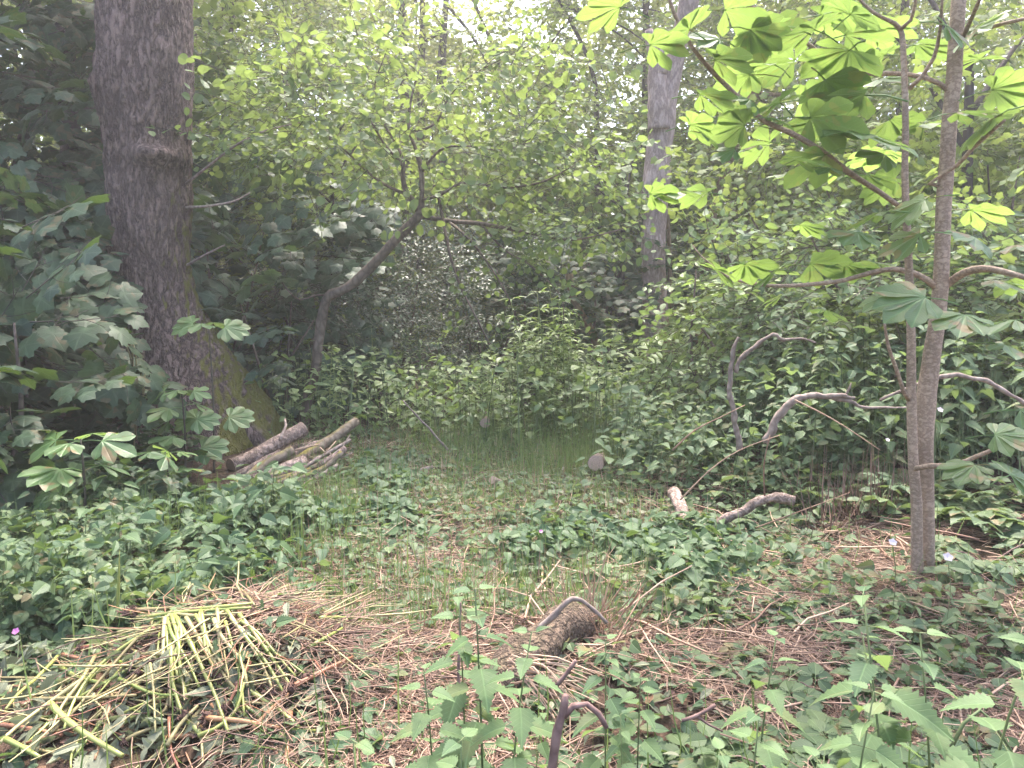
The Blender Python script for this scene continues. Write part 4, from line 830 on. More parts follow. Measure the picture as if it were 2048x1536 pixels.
log('log', 'long straight mossy pole pointing up right from the pile', 'log', [(590, 925, 24, 6.7), (640, 893, 23, 7.0), (680, 866, 22, 7.2), (712, 843, 21, 7.4)], 7, 'mosslog')
log('log', 'grey log half hidden at the back of the pile', 'log', [(570, 905, 26, 7.2), (640, 890, 24, 7.5)], 7, 'log')
log('log', 'thin mossy stick under the front log', 'branch', [(545, 962, 16, 6.3), (600, 945, 14, 6.5), (668, 915, 11, 6.8)], 7, 'mosslog', 10)
log('log', 'thin pale stick lowest in the pile with knobbly end', 'branch', [(535, 990, 15, 6.1), (600, 958, 15, 6.3), (650, 935, 14, 6.5), (684, 905, 13, 6.6)], 7, 'mosslog', 10)
log('log', 'buried log at the pile bottom left, orange with moss', 'log', [(430, 1010, 24, 6.1), (520, 985, 26, 6.4), (600, 962, 24, 6.8)], 7, 'mosslog')
for i, (pts, m_, lb) in enumerate((([(500, 975, 13, 6.25), (560, 948, 13, 6.5), (640, 915, 11, 6.8)], 'log', 'thin brown pole lying between the front log and mossy pole'), ([(560, 925, 14, 6.9), (620, 893, 13, 7.1), (690, 868, 10, 7.4)], 'log', 'thin grey pole behind the long mossy pole'),
        ([(520, 1000, 12, 6.0), (600, 975, 12, 6.2), (676, 930, 10, 6.5)], 'dead', 'pale knotty pole near the bottom of the pile'), ([(585, 950, 9, 6.4), (640, 915, 9, 6.7), (700, 880, 7, 7.0)], 'dead', 'slender pale pole lying parallel to the mossy pole'), ([(470, 1000, 15, 6.0), (540, 972, 15, 6.2), (620, 940, 13, 6.5)], 'mosslog', 'mossy stick lying under the sawn front log'), ([(640, 930, 16, 6.5), (665, 915, 15, 6.6), (690, 898, 14, 6.7)], 'log', 'stubby sawn stick end at the right of the pile'))):
    log('pole', lb, 'branch', pts, 6.5, m_, 10, lump=.22)
GT = 'pale twigs on the log pile'
tw = [([(627, 1036), (632, 1000), (639, 968)], 6), ([(639, 985), (646, 1020)], 4), ([(600, 972), (660, 930), (700, 870)], 5), ([(640, 895), (650, 905), (672, 882)], 4), ([(560, 880), (572, 850), (570, 838)], 8), ([(620, 960), (665, 925), (705, 905)], 4), ([(655, 950), (690, 948), (705, 955)], 5), ([(650, 930), (655, 960), (650, 985)], 4), ([(520, 1000), (560, 975), (600, 985)], 4), ([(590, 900), (640, 888)], 5), ([(660, 905), (672, 950), (668, 980)], 3), ([(630, 945), (690, 938), (730, 925)], 3), ([(575, 985), (620, 965), (650, 962)], 5), ([(480, 1005), (540, 1000), (590, 1010)], 5)]
for i, (pts, w_) in enumerate(tw):
    P = [at(x, y, 6.25 + .012 * (i % 5) + (975 - y) * .006) for x, y in pts]
    tag(build('twig', tube(P, np.linspace(pxsize(w_ / 2, 6.4), pxsize(w_ / 3.4, 6.4), len(P)), 5, .05, .15), M['dead' if i % 3 else 'straw']), 'pale dry twig lying on the right side of the log pile', 'twig', GT)
# litter heap below the logs
def litter(name, label, n, fn, tpl, mats, szr, tiltz=.12, zr=(0, .03), kind='stuff', cat='litter', midx=None):
    X, Y = fn(n); n = len(X); yaw = rng.uniform(0, 6.28, n); d = np.stack([np.cos(yaw), np.sin(yaw), rng.normal(0, tiltz, n)], 1)
    nn = UP + jit(n, .35); pos = np.stack([X, Y, gz(X, Y) + rng.uniform(*zr, n)], 1); out = []
    wv = rng.integers(0, len(tpl), n)
    for i, t_ in enumerate(tpl):
        s = wv == i
        if s.any():
            q = scatter(t_, pos[s], frames(d[s], nn[s]), rng.uniform(*szr, s.sum()))
            if midx: q.M[:] = midx[i]
            out.append(q)
    o = build(name, merge(out), mats); tag(o, label, cat, kind=kind); return o
def straw_t(bend, r=.012):
    a = rng.normal(0, bend, 3); P = [(0, 0, 0), (a[0] * .3, .33, abs(a[1]) * .1), (a[0], .66, abs(a[2]) * .12), (a[0] * 1.1 + a[1] * .4, 1, 0)]
    return tube(P, [r, r * .9, r * .8, r * .5], 4, cap=False)
STR = [straw_t(.22, r) for r in (.006, .009, .012, .008, .014, .006)]

# ------------------------------------------------------------------ ground litter by zone (world space, thinning with distance)
def zone(xf, y0, y1, p=1.5, patch=None, thr=-.1, sc=1.2):
    def fn(n):
        Y = y0 + (y1 - y0) * rng.random(n) ** p; a, b = xf(Y); X = a + (b - a) * rng.random(n) + rng.normal(0, .10, n) * (1 + rng.random(n))
        if patch is not None:
            k = np.array([mnoise.noise(Vector((x * sc + patch, y * sc, patch * 3.1))) for x, y in zip(X, Y)]) > thr; X, Y = X[k], Y[k]
        return X, Y
    return fn
full = lambda Y: (-.72 * Y, .72 * Y)
litter('straw_litter', 'pinkish dry cut stems scattered over the foreground soil', 40000, zone(lambda Y: (-.36 * Y, .90 * Y), 1.8, 4.9, 1.4, 3, -.38), STR, [M['straw'], M['strawdark']], (.05, .24), .12, (.005, .045), midx=[0, 1, 0, 0, 1, 0])
litter('straw_litter', 'dry cut stems scattered thinly along the green path', 5000, zone(lambda Y: (-.28 * Y, .42 * Y), 3.6, 8.4, 1.2, 8, .0), STR, [M['straw'], M['strawdark']], (.07, .26), .12, (.01, .06), midx=[0, 0, 1, 0, 0, 0])
litter('straw_litter', 'long pale stems lying on the soil right of the mossy stump', 700, zone(lambda Y: (.02 * Y, .7 * Y), 2.2, 4.8, 1.2, 5, -.1), STR, [M['straw']], (.25, .55), .08, (.02, .06))
litter('leaf_litter', 'cut green leaves wilting on the foreground soil', 5500, zone(full, 1.9, 5.0, 1.4, 9, -.15), [LANCE, NETTLE, BRLEAF, BRLEAF_S], [M['wilt'], M['ivy'], M['nettle']], (.03, .085), .3, (.01, .06), midx=[0, 1, 2, 1])
litter('leaf_litter', 'cut green leaves covering the path through the clearing', 16000, zone(lambda Y: (-.26 * Y, .44 * Y), 3.3, 8.6, 1.2), [OVAL, NETTLE_S, BRLEAF_S, HEART, LANCE], [M['wilt'], M['ivy'], M['nettle']], (.022, .072), .35, (.01, .06), midx=[0, 1, 2, 2, 0])
litter('dead_leaf_litter', 'brown dead leaves scattered over the soil', 900, zone(full, 1.9, 7, 1.3), [OVAL, HEART, BRLEAF_S], [M['brown']], (.02, .06), .3, (.005, .03))
# grass
def grass(label, n, fn, hr, mat='grass', lean=.55):
    X, Y = fn(n); n = len(X); yaw = rng.uniform(0, 6.28, n); ln = np.abs(rng.normal(lean, .35, n))
    d = np.stack([np.cos(yaw) * ln, np.sin(yaw) * ln, np.ones(n)], 1); nn = np.stack([np.cos(yaw), np.sin(yaw), np.full(n, .3)], 1)
    tp = [strip([0, .3, .6, .85, 1], [.010, .013, .011, .006, .001], .4, b) for b in (.2, .5, .8, 1.1)]; out = []; wv = rng.integers(0, 4, n)
    pos = np.stack([X, Y, gz(X, Y) - .01], 1)
    for i in range(4):
        s = wv == i; out.append(scatter(tp[i], pos[s], frames(d[s], nn[s]), rng.uniform(*hr, s.sum())))
    tag(build('grass', merge(out), M[mat]), label, 'grass', kind='stuff')
grass('short flattened grass on the green path', 10000, zone(lambda Y: (-.30 * Y, .20 * Y), 3.2, 8.6, 1.2, 21, -.2), (.04, .20), lean=2.0)
grass('mown yellowing grass on the path', 4000, zone(lambda Y: (-.30 * Y, .24 * Y), 3.2, 8.6, 1.2, 25, -.2), (.06, .2), 'straw', 2.6)
grass('longer grass at the far end of the path', 8000, zone(lambda Y: (-.12 * Y, .26 * Y), 6.6, 9.4, 1.0, 4, -.3), (.08, .26), lean=1.9)
grass('sparse grass blades among the foreground weeds', 700, zone(full, 2.0, 4.6, 1.2, 31, .0), (.10, .30), lean=1.6)
grass('grass at the edge of the left ground cover', 2600, zone(lambda Y: (-.62 * Y, -.22 * Y), 3.4, 5.6, 1.0, 14, -.1), (.08, .26), lean=1.5)
# dry hanging grass under the right bank
grass('dry dead grass hanging in the hollow under the right bank', 900, zone(lambda Y: (.40 * Y, .72 * Y), 4.7, 5.4, 1.0, 17, .0), (.12, .40), 'strawdark', 2.2)

# ground cover, left: leaves on short stalks
def cover(label, n, fn, leaf, mat, hr, sr, nn_s=.35, name='ground_cover'):
    X, Y = fn(n); n = len(X); bump = np.array([mnoise.noise(Vector((x * 1.6, y * 1.6, 7))) for x, y in zip(X, Y)])
    Z = gz(X, Y) + rng.uniform(*hr, n) * (1 + .7 * bump) ; yaw = rng.uniform(0, 6.28, n)
    d = np.stack([np.cos(yaw), np.sin(yaw), rng.normal(-.15, .2, n)], 1); nn = UP + jit(n, nn_s) + [0, -.2, 0]
    out = []; wv = rng.integers(0, len(leaf), n); pos = np.stack([X, Y, Z], 1)
    for i, l in enumerate(leaf):
        s = wv == i; out.append(scatter(l, pos[s], frames(d[s], nn[s]), rng.uniform(*sr, s.sum())))
    k = rng.random(n) < .14; P = pos[k]
    b = P.copy(); b[:, :2] += rng.normal(0, .06, (len(P), 2)); b[:, 2] = gz(b[:, 0], b[:, 1]) - .01
    stm = strip([0, .5, 1], [.5, .5, .4], 0, 0); L = np.linalg.norm(P - b, axis=1)
    V = [];
    q = scatter(Piece(stm.V * [.012, 1, 1], stm.F, stm.A * 0), b, frames(P - b, np.array([0, -1., .1])), L); q.M[:] = 1; out.append(q)
    tag(build(name, merge(out), [M[mat], M['stem']]), label, 'ground cover', kind='stuff')
def ivyzone(n):
    Y = rng.uniform(4.5, 7.2, n); X = (-.44 + .34 * rng.random(n)) * Y; q = X / Y; k = (q < -.13 - .02 * np.sin(Y * 5)) & ~((q < -.20) & (Y > 5.25)); return X[k], Y[k]
cover('dense low creeping plants with round leaves before the log pile', 4600, ivyzone, [HEART, BRLEAF_S, HEART], 'ivy', (.02, .12), (.04, .085))
LZ = lambda Y: (-.80 * Y, -.30 * Y)
cover('low leafy weeds covering the ground at left, behind the weed heap', 2600, zone(LZ, 3.25, 5.4, 1.1, 40, -.12), [BR3_S, BRLEAF_S], 'ivy', (.02, .22), (.03, .12), .5)
cover('pale bramble leaves scattered in the left ground cover', 1700, zone(LZ, 3.25, 5.4, 1.1, 44, -.02), [BR3, BRLEAF, BR3], 'bramble', (.04, .30), (.04, .10), .5)
cover('small herb leaves in the left ground cover', 2600, zone(LZ, 3.25, 5.6, 1.1, 47, -.05), [OVAL, HEART], 'nettle', (.02, .20), (.02, .06), .5)
cover('narrow dark leaves in the left ground cover', 1300, zone(LZ, 3.4, 5.6, 1.1, 49, .0), [LANCE, NETTLE], 'ivy', (.05, .34), (.06, .14), .5)
cover('dark low leaves under the sycamore saplings', 3200, zone(lambda Y: (-.80 * Y, -.43 * Y), 5.2, 8.0, 1.1), [BRLEAF_S, OVAL, SYC_S], 'syc', (.03, .34), (.06, .14))
cover('trampled weeds lying on the path', 3200, zone(lambda Y: (-.28 * Y, .36 * Y), 3.3, 8.4, 1.1, 90, -.1), [NETTLE_S, BRLEAF_S, OVAL, BR3_S], 'bramble', (.005, .11), (.03, .095), .6)
cover('mixed weeds along the far edges of the clearing', 5200, zone(lambda Y: (-.32 * Y, .38 * Y), 7.8, 10.2, 1.0, 50, -.2), [OVAL, LANCE, BRLEAF_S], 'balsam', (.05, .80), (.06, .14))
cover('tangled weeds right of the path', 4200, zone(lambda Y: (.14 * Y, .42 * Y), 5.8, 9.2, 1.0, 60, -.2), [OVAL, NETTLE_S, BRLEAF_S], 'nettle', (.04, .62), (.05, .12))
cover('green weeds left uncut in the middle of the clearing', 2000, zone(lambda Y: (.0 * Y, .30 * Y), 3.7, 5.0, 1.0, 70, -.25), [NETTLE, LANCE, BRLEAF], 'ivy', (.01, .17), (.05, .12))
cover('low bramble leaves spreading over the right foreground', 1500, zone(lambda Y: (.10 * Y, .75 * Y), 1.9, 4.4, 1.1, 80, .05), [BR3, BRLEAF, NETTLE, BR3], 'bramble', (.01, .14), (.035, .095), .5)
cover('leaves of the undergrowth filling the right bank', 3600, zone(lambda Y: (.33 * Y, .80 * Y), 5.4, 8.0, 1.0), [NETTLE_S, OVAL, BRLEAF_S], 'nettle', (.1, .95), (.06, .13))

# ------------------------------------------------------------------ heap of pulled balsam
HY = 2.85
def crop(x, y): return x * .3425, 1010 + y * .3425
def heap_pt(x, y):
    """place a point of the heap: further up the picture is further back and higher on the mound"""
    px, py = crop(x, y); t = np.clip((1536 - py) / 330, 0, 1.1); Y = 2.35 + .68 * t
    p = gnd(px, py)
    return p if p[1] < 3.0 else at(px, py, 3.0)
def rootball(c, r):
    ps = []
    for k in range(13):
        d = unit(rng.normal(0, 1, 3)); e = c + d * r * rng.uniform(.8, 1.7); m = (c + e) / 2 + jit(1, r * .3)[0]; ps.append(tube([c, m, e], [r * .16, r * .11, r * .03], 4, cap=False))
    sp = tube([c + [0, 0, -r * .5], c, c + [0, 0, r * .5]], [r * .4, r * .62, r * .3], 9, r * .2, .6, True, 5); ps.append(sp)
    return merge(ps)
def stalk(pts, wpx, mat, label, root=None, name='balsam_stalk', group='pulled stalks on the heap', lift=.055):
    P = np.array([heap_pt(x, y) + [0, 0, lift] for x, y in pts]); r0 = pxsize(wpx * .54, 2.7)
    o = P[0]; rt = thing(name, label, 'stalk', o, 0, group)
    Ps, rs = smooth_path(P, np.linspace(r0, r0 * .6, len(P)), .03)
    # swollen nodes
    L = np.linspace(0, 1, len(rs)); rs = rs * (1 + .25 * np.exp(-((L * 4 % 1 - .5) / .06) ** 2))
    build('stem', tube(Ps, rs, 7), M[mat], rt, o)
    if root is not None: build('root', rootball(P[0] if root == 0 else P[-1], r0 * 3.0), M['root'], rt, o)
    return rt
tr = [
    ([(780, 690), (1030, 672), (1250, 582), (1400, 568), (1490, 670)], 9, 'stalkold', 'kinked brown stalk arching over the top of the heap', 0),
    ([(740, 705), (1000, 692), (1250, 680), (1480, 655)], 9, 'stalk', 'straight green stalk lying flat across the heap top, uppermost', 0),
    ([(790, 742), (1020, 712), (1250, 695), (1470, 682)], 8, 'stalk', 'green stalk with red base lying across the heap top', 0),
    ([(790, 735), (1000, 714), (1150, 730), (1420, 712)], 7, 'stalkold', 'pale stalk sagging across the heap top', None),
    ([(1020, 722), (1100, 860), (1190, 1050), (1260, 1200), (1340, 1430)], 9, 'stalk', 'longest bright green stalk running down the heap front', None),
    ([(1090, 740), (1200, 920), (1330, 1110), (1385, 1175)], 9, 'stalkold', 'pale stalk slanting down the heap front beside the longest one', None),
    ([(1330, 700), (1440, 860), (1560, 1010), (1665, 1195)], 8, 'stalk', 'green stalk at the right side of the heap ending in muddy roots', 1),
    ([(1400, 720), (1500, 850), (1600, 990), (1710, 1160)], 8, 'stalk', 'outermost green stalk on the right flank of the heap', 1),
    ([(1350, 740), (1450, 880), (1540, 1030), (1600, 1180)], 7, 'stalkold', 'pale stalk inside the fan on the right flank', 1),
    ([(1000, 718), (850, 830), (700, 930), (550, 1060), (440, 1230), (380, 1400)], 8, 'stalk', 'long green stalk falling left down the heap', None),
    ([(1000, 722), (820, 850), (640, 1050), (500, 1220), (410, 1330)], 7, 'stalkold', 'grey pale stalk falling left beside a green one', None),
    ([(480, 1110), (310, 1230), (100, 1390), (10, 1480)], 9, 'stalkold', 'tan stalk at the lower left of the heap', None),
    ([(345, 955), (230, 1080), (110, 1190), (40, 1280)], 8, 'stalk', 'green stalk at the far left flank of the heap', None),
    ([(300, 1250), (400, 1350), (520, 1440), (720, 1560)], 13, 'stalk', 'thickest bright green stalk at the bottom left front', None),
    ([(40, 1460), (120, 1500), (240, 1570)], 11, 'stalk', 'short green stalk cut off by the bottom frame edge', None),
    ([(1050, 790), (1022, 900), (1000, 1050), (1000, 1270)], 6, 'stalkold', 'thin grey stalk hanging down the middle of the heap', None),
    ([(880, 1010), (900, 1150), (912, 1420)], 5, 'stalkold', 'thin twisted stem hanging at the heap front', None),
    ([(1465, 1000), (1400, 1130), (1320, 1290)], 8, 'stalkred', 'reddish ended stalk at the right front of the heap', 1),
    ([(480, 912), (700, 862), (900, 800)], 11, 'stalkred', 'thick reddish stalk base poking out left of the heap top', 0),
    ([(860, 955), (1000, 960), (1350, 992), (1450, 960)], 8, 'stalkold', 'tan stalk lying crosswise in the middle of the heap', None),
    ([(560, 960), (480, 1110), (370, 1260), (300, 1420)], 8, 'stalkold', 'tan stalk sloping down left beneath the green ones', None),
    ([(1130, 540), (1050, 650), (980, 720)], 5, 'stalkold', 'thin bent stalk standing up behind the heap top', None),
    ([(1800, 920), (1900, 860), (2000, 800)], 9, 'stalk', 'green stalk lying right of the heap on the litter', None),
    ([(1690, 1160), (1900, 1050), (2060, 970)], 9, 'stalkred', 'reddish stalk reaching right from the heap roots', 0),
    ([(1870, 740), (2000, 735), (2180, 742)], 8, 'stalk', 'level green stalk lying alone right of the heap', None),
    ([(1200, 1335), (1400, 1350), (1640, 1395)], 10, 'stalkred', 'orange brown stalk lying at the heap front right', 0),
    ([(980, 1500), (1050, 1380), (1160, 1260)], 9, 'stalkold', 'grey woody stalk leaning at the heap front centre', None),
    ([(1480, 1400), (1600, 1270), (1690, 1190)], 9, 'stalkred', 'dark split stalk beside the roots at right', None),
    ([(1160, 1440), (1260, 1400), (1380, 1290), (1440, 1090)], 8, 'stalk', 'yellow green stalk curving up at the right front', None),
    ([(200, 1220), (500, 1215), (800, 1200)], 8, 'stalkold', 'tan stalk lying level across the left front of the heap', None),
    ([(700, 1100), (900, 1190), (1100, 1200)], 7, 'stalk', 'green stalk half buried in the heap middle', None),
]
for pts, w_, mt, lb, rtb in tr: stalk(pts, w_, mt, lb, rtb)
for k in range(16):
    x0 = rng.uniform(940, 1420); x1 = x0 + (x0 - 1060) * .9 + rng.normal(40, 110); y1 = rng.uniform(1050, 1330)
    stalk([(x0, rng.uniform(690, 760)), (x0 + (x1 - x0) * .25 + rng.normal(0, 14), 700 + (y1 - 700) * .34), (x0 + (x1 - x0) * .62 + rng.normal(0, 22), 700 + (y1 - 700) * .68), (x1, y1)], rng.uniform(6, 9), ['stalk', 'stalkold', 'stalk'][k % 3], 'long limp stalk draped down the front of the weed heap from its top', 1 if k % 5 == 0 else None, group='stalks draped over the weed heap', lift=rng.uniform(.045, .065))
for k in range(90):      # the rest of the heap, nothing tells these apart
    cx, cy_ = rng.uniform(150, 1750), rng.uniform(780, 1500)
    if cy_ < 700 + abs(cx - 1000) * .55: cy_ = 780 + abs(cx - 1000) * .6 + rng.uniform(0, 250)
    a = (math.atan2(cy_ - 620, cx - 1000) if rng.random() < .62 else 0) + rng.normal(0, .28); L = rng.uniform(220, 560)
    d = np.array([math.cos(a), math.sin(a) * .8]); c = np.array([cx, cy_]); m = c + rng.normal(0, 13, 2)
    stalk([c - d * L / 2, m, c + d * L / 2], rng.uniform(5, 10), ['stalk', 'stalkold', 'stalk', 'stalkold', 'stalkred'][k % 5], 'limp pulled stalk lying in the tangle of the weed heap', 0 if k % 6 == 0 else None, lift=rng.uniform(.008, .04))
# wilted leaves in the heap
lv = []
for k in range(560):
    p = heap_pt(rng.uniform(0, 1900), rng.uniform(820, 1536)); a = rng.uniform(0, 6.28)
    lv.append(scatter([LANCE, BRLEAF, LANCE][k % 3], p + [0, 0, rng.uniform(.01, .05)], frames([math.cos(a), math.sin(a), rng.normal(-.4, .4)], UP + jit(1, 1.1)[0]), rng.uniform(.04, .11), [rng.random()]))
tag(build('wilted_leaves', merge(lv), M['wilt']), 'limp grey green leaves wilting in the weed heap', 'leaves', kind='stuff')
litter('stem_tangle', 'tangled withered stems underneath the weed heap', 650, lambda n: (rng.normal(-1.12, .42, n), rng.normal(2.74, .22, n)), STR, [M['stalkold'], M['strawdark'], M['stalkred']], (.12, .38), .06, (.0, .03), midx=[0, 1, 0, 2, 0, 1])
def crumbs(n):
    return rng.normal(-1.0, .5, n), rng.normal(2.7, .3, n)
litter('dead_leaf_litter', 'dark brown leaf scraps and root crumbs in the weed heap', 1300, crumbs, [OVAL, BRLEAF_S], [M['brown'], M['root']], (.012, .04), .4, (.0, .03), midx=[0, 1])

# ------------------------------------------------------------------ branches, stumps and sticks
GD = 'dead branches arching over the nettles'
def branch(label, limbs, Y, mat='dead', group=None, name='dead_branch', cat='branch', cut=None):
    P0 = at(limbs[0][0][0], limbs[0][0][1], Y); rt = thing(name, label, cat, P0, 0, group)
    for i, l in enumerate(limbs): build('limb' if i == 0 else 'side_limb', traced(l, Y, 10, .02, .42), M[mat], rt, P0)
    if cut: build('cut_end', disc(at(*cut[:2], Y), cut[3], pxsize(cut[2] / 2, Y)), M['cut'], rt, P0)
    return rt
branch('upright dead branch forking to the right among the nettle tops', [[(1480, 900, 12), (1466, 830, 11), (1460, 770, 10), (1465, 710, 8), (1478, 675, 6)], [(1470, 745, 8), (1482, 720, 8), (1505, 697, 8), (1545, 669, 7), (1565, 680, 6), (1600, 677, 5), (1632, 686, 3)]], 5.2, group=GD)
branch('thick arching dead branch with broken tip over the nettles', [[(1532, 885, 15), (1545, 850, 15), (1565, 822, 15), (1590, 800, 14), (1620, 792, 12), (1665, 792, 11), (1712, 797, 7)], [(1660, 794, 8), (1700, 803, 7), (1722, 814, 6), (1770, 815, 5), (1815, 814, 3)], [(1690, 795, 6), (1698, 780, 5), (1702, 766, 2)]], 5.1, group=GD)
branch('thin bowed branch arching right of the chestnut stems', [[(1760, 800, 6), (1830, 770, 7), (1880, 754, 9), (1930, 752, 9), (1985, 770, 9), (2060, 812, 8)]], 4.4, group=GD)
branch('brown branch lying on the ground below the nettle bank', [[(1420, 1056, 17), (1470, 1028, 18), (1520, 1003, 19), (1560, 995, 19), (1592, 1000, 18)]], 4.9, 'log')
log('log', 'short cut log with pale bark standing out of brambles near the lying branch', 'log', [(1348, 985, 30, 5.4), (1362, 1015, 30, 5.2), (1372, 1045, 24, 5.0)], 5.3, 'log', group='cut logs in the clearing')
log('log', 'sawn log end facing the viewer at the right edge of the path', 'log', [(1192, 926, 36, 6.4), (1200, 922, 38, 6.9), (1205, 920, 36, 7.6)], 6.5, 'log', group='cut logs in the clearing')
log('log', 'small round sawn log end at the far end of the path', 'log', [(970, 846, 22, 8.0), (972, 842, 22, 9.0)], 8.2, 'log', group='cut logs in the clearing')
log('log', 'rotting pale log piece lying in the grass of the path', 'log', [(985, 960, 18, 5.9), (1002, 968, 18, 6.0)], 6, 'dead', group='cut logs in the clearing')
# mossy stump with roots in the foreground
b = at(1085, 1310, 2.95); b[2] = 0
rt = thing('mossy_stump', 'rotten rounded stump with dry grass hanging over it, foreground centre', 'stump', b)
build('stump', traced([(985, 1400, 80, 2.7), (1035, 1340, 104, 2.8), (1085, 1290, 104, 2.9), (1135, 1258, 92, 3.05), (1170, 1240, 60, 3.2)], 3, 40, .015, .6), M['stump'], rt, b)
branch('curved dark stick arching over the rotten stump', [[(1075, 1262, 10), (1100, 1238, 12), (1125, 1212, 12), (1142, 1199, 12), (1165, 1203, 10), (1190, 1222, 9), (1212, 1246, 8)]], 2.75, 'dead', name='stick', cat='stick')
branch('forked reddish stick standing upright at the bottom centre', [[(1104, 1560, 22), (1110, 1500, 20), (1120, 1445, 19), (1127, 1388, 15)], [(1126, 1432, 13), (1142, 1412, 13), (1170, 1410, 12), (1195, 1430, 11), (1213, 1458, 10)]], 1.75, 'redwood', name='stick', cat='stick')
branch('short dark stick leaning above the forked one', [[(1112, 1375, 8), (1130, 1352, 9), (1150, 1322, 8)]], 2.0, 'redwood', name='stick', cat='stick')
branch('straight red brown stick upright left of the stump', [[(914, 1430, 6), (918, 1330, 6), (921, 1204, 5)]], 2.4, 'redwood', name='stick', cat='stick')
branch('thorny reddish twig lying among leaves at lower right', [[(1362, 1440, 9), (1395, 1428, 8), (1430, 1408, 7)], [(1390, 1430, 6), (1420, 1450, 5), (1445, 1462, 4)]], 2.0, 'redwood', name='stick', cat='stick')
branch('dark short log lying in straw right of the chestnut foot', [[(1905, 1150, 22), (1950, 1185, 26), (1985, 1215, 20)]], 3.9, 'darkbark', name='log', cat='log', group='cut logs in the clearing')
branch('thin pale stick leaning in the grass left of the path', [[(895, 900, 4), (860, 860, 4), (830, 828, 4), (805, 800, 3)]], 7.2, 'dead', name='stick', cat='stick')
branch('brown snapped stick on the ground beside the creeping plants', [[(830, 945, 8), (850, 938, 9), (865, 932, 6)]], 6.6, 'dead', name='stick', cat='stick')
# dry grass tuft over the stump
tp = strip([0, .3, .6, .85, 1], [.008, .010, .009, .005, .001], .4, .9); n = 110
c = at(1185, 1225, 3.25); yaw = rng.uniform(0, 6.28, n); d = np.stack([np.cos(yaw) * .9, np.sin(yaw) * .9 - .3, np.full(n, .55)], 1)
rt = thing('dry_grass_tuft', 'tuft of bleached grass arching over the rotten stump', 'grass tuft', c)
build('blades', scatter(tp, c + rng.normal(0, .07, (n, 3)) * [1, 1, .3] - [0, 0, .12], frames(d, np.stack([np.cos(yaw), np.sin(yaw), np.full(n, .3)], 1)), rng.uniform(.16, .32, n)), M['straw'], rt, c)
# pale splayed stems before the stump
st = []
for k in range(26):
    a = at(1010 + rng.uniform(0, 40), 1310 + rng.uniform(-10, 60), 2.6); e = at(1180 + rng.uniform(-70, 50), 1400 + rng.uniform(-60, 60), 2.45); st.append(tube([a, (a + e) / 2 + [0, 0, rng.uniform(.0, .06)], e], [.003, .003, .002], 4, .05))
tag(build('cut_grass_bundle', merge(st), M['straw']), 'pale stems splayed in front of the rotten stump', 'cut stems')
# upright pale grass stalk behind the heap, pink flower, white blossoms, hanging roots
o = build('grass_stalk', tube([at(233, 1245, 3.3), at(237, 1170, 3.3), at(239, 1100, 3.3)], [.006, .007, .001], 6, .03), M['stalk']); tag(o, 'single pale upright grass stalk behind the weed heap', 'grass stalk')
def flower(name, label, c, r, petals, mat, cat, stemto):
    rt = thing(name, label, cat, stemto)
    build('stem', tube([stemto, (np.asarray(stemto) + c) / 2 + [.02, 0, .03], c], .0018, 4, .05), M['stem'], rt, stemto)
    a = np.arange(petals) * 6.28 / petals; d = np.stack([np.cos(a), np.sin(a) * .6 - .3, np.sin(a) * .6 + .3], 1)
    build('blossom', scatter(HEART, np.repeat(np.asarray(c)[None], petals, 0), frames(d, np.array([0, -.8, .6])), r), M[mat], rt, stemto)
for x, y, Y, r, mt, lb in ((32, 1263, 3.2, .017, 'petal', 'small magenta flower in the left ground cover'), (40, 1425, 2.6, .012, 'petal', 'tiny pale pink flower left of the weed heap'), (1082, 1063, 4.2, .012, 'petal', 'tiny pink flower in the uncut green weeds'), (630, 1258, 3.0, .012, 'petal', 'tiny mauve flower right of the weed heap'), (1895, 1115, 3.3, .024, 'whitepetal', 'white bramble blossom right of the chestnut foot'), (1785, 1085, 3.4, .020, 'whitepetal', 'white bramble blossom left of the chestnut foot'), (1880, 820, 4.2, .018, 'whitepetal', 'white bramble blossom beside the thicker chestnut stem'), (1775, 880, 4.8, .014, 'whitepetal', 'small white blossom among the nettles')):
    c = at(x, y, Y); s_ = np.array([c[0] + .03, Y + .04, float(gz(c[0] + .03, Y + .04))]); flower('flower', lb, c, r, 5, mt, 'flower', s_)
c = at(285, 650, 6.4); rt = thing('hanging_roots', 'dry root strands dangling from the sycamore bough before the oak', 'dried roots', c)
for pts, w_ in (([(240, 655), (262, 690), (268, 780), (272, 880)], 4), ([(246, 652), (270, 700), (272, 800), (268, 900)], 3), ([(280, 730), (286, 790), (282, 830)], 3), ([(290, 750), (288, 800), (292, 840)], 2), ([(238, 660), (262, 720), (264, 800)], 3)):
    build('strand', traced([(x, y, w_) for x, y in pts], 6.4, 5, .05, .3), M['stalkold'], rt, c)

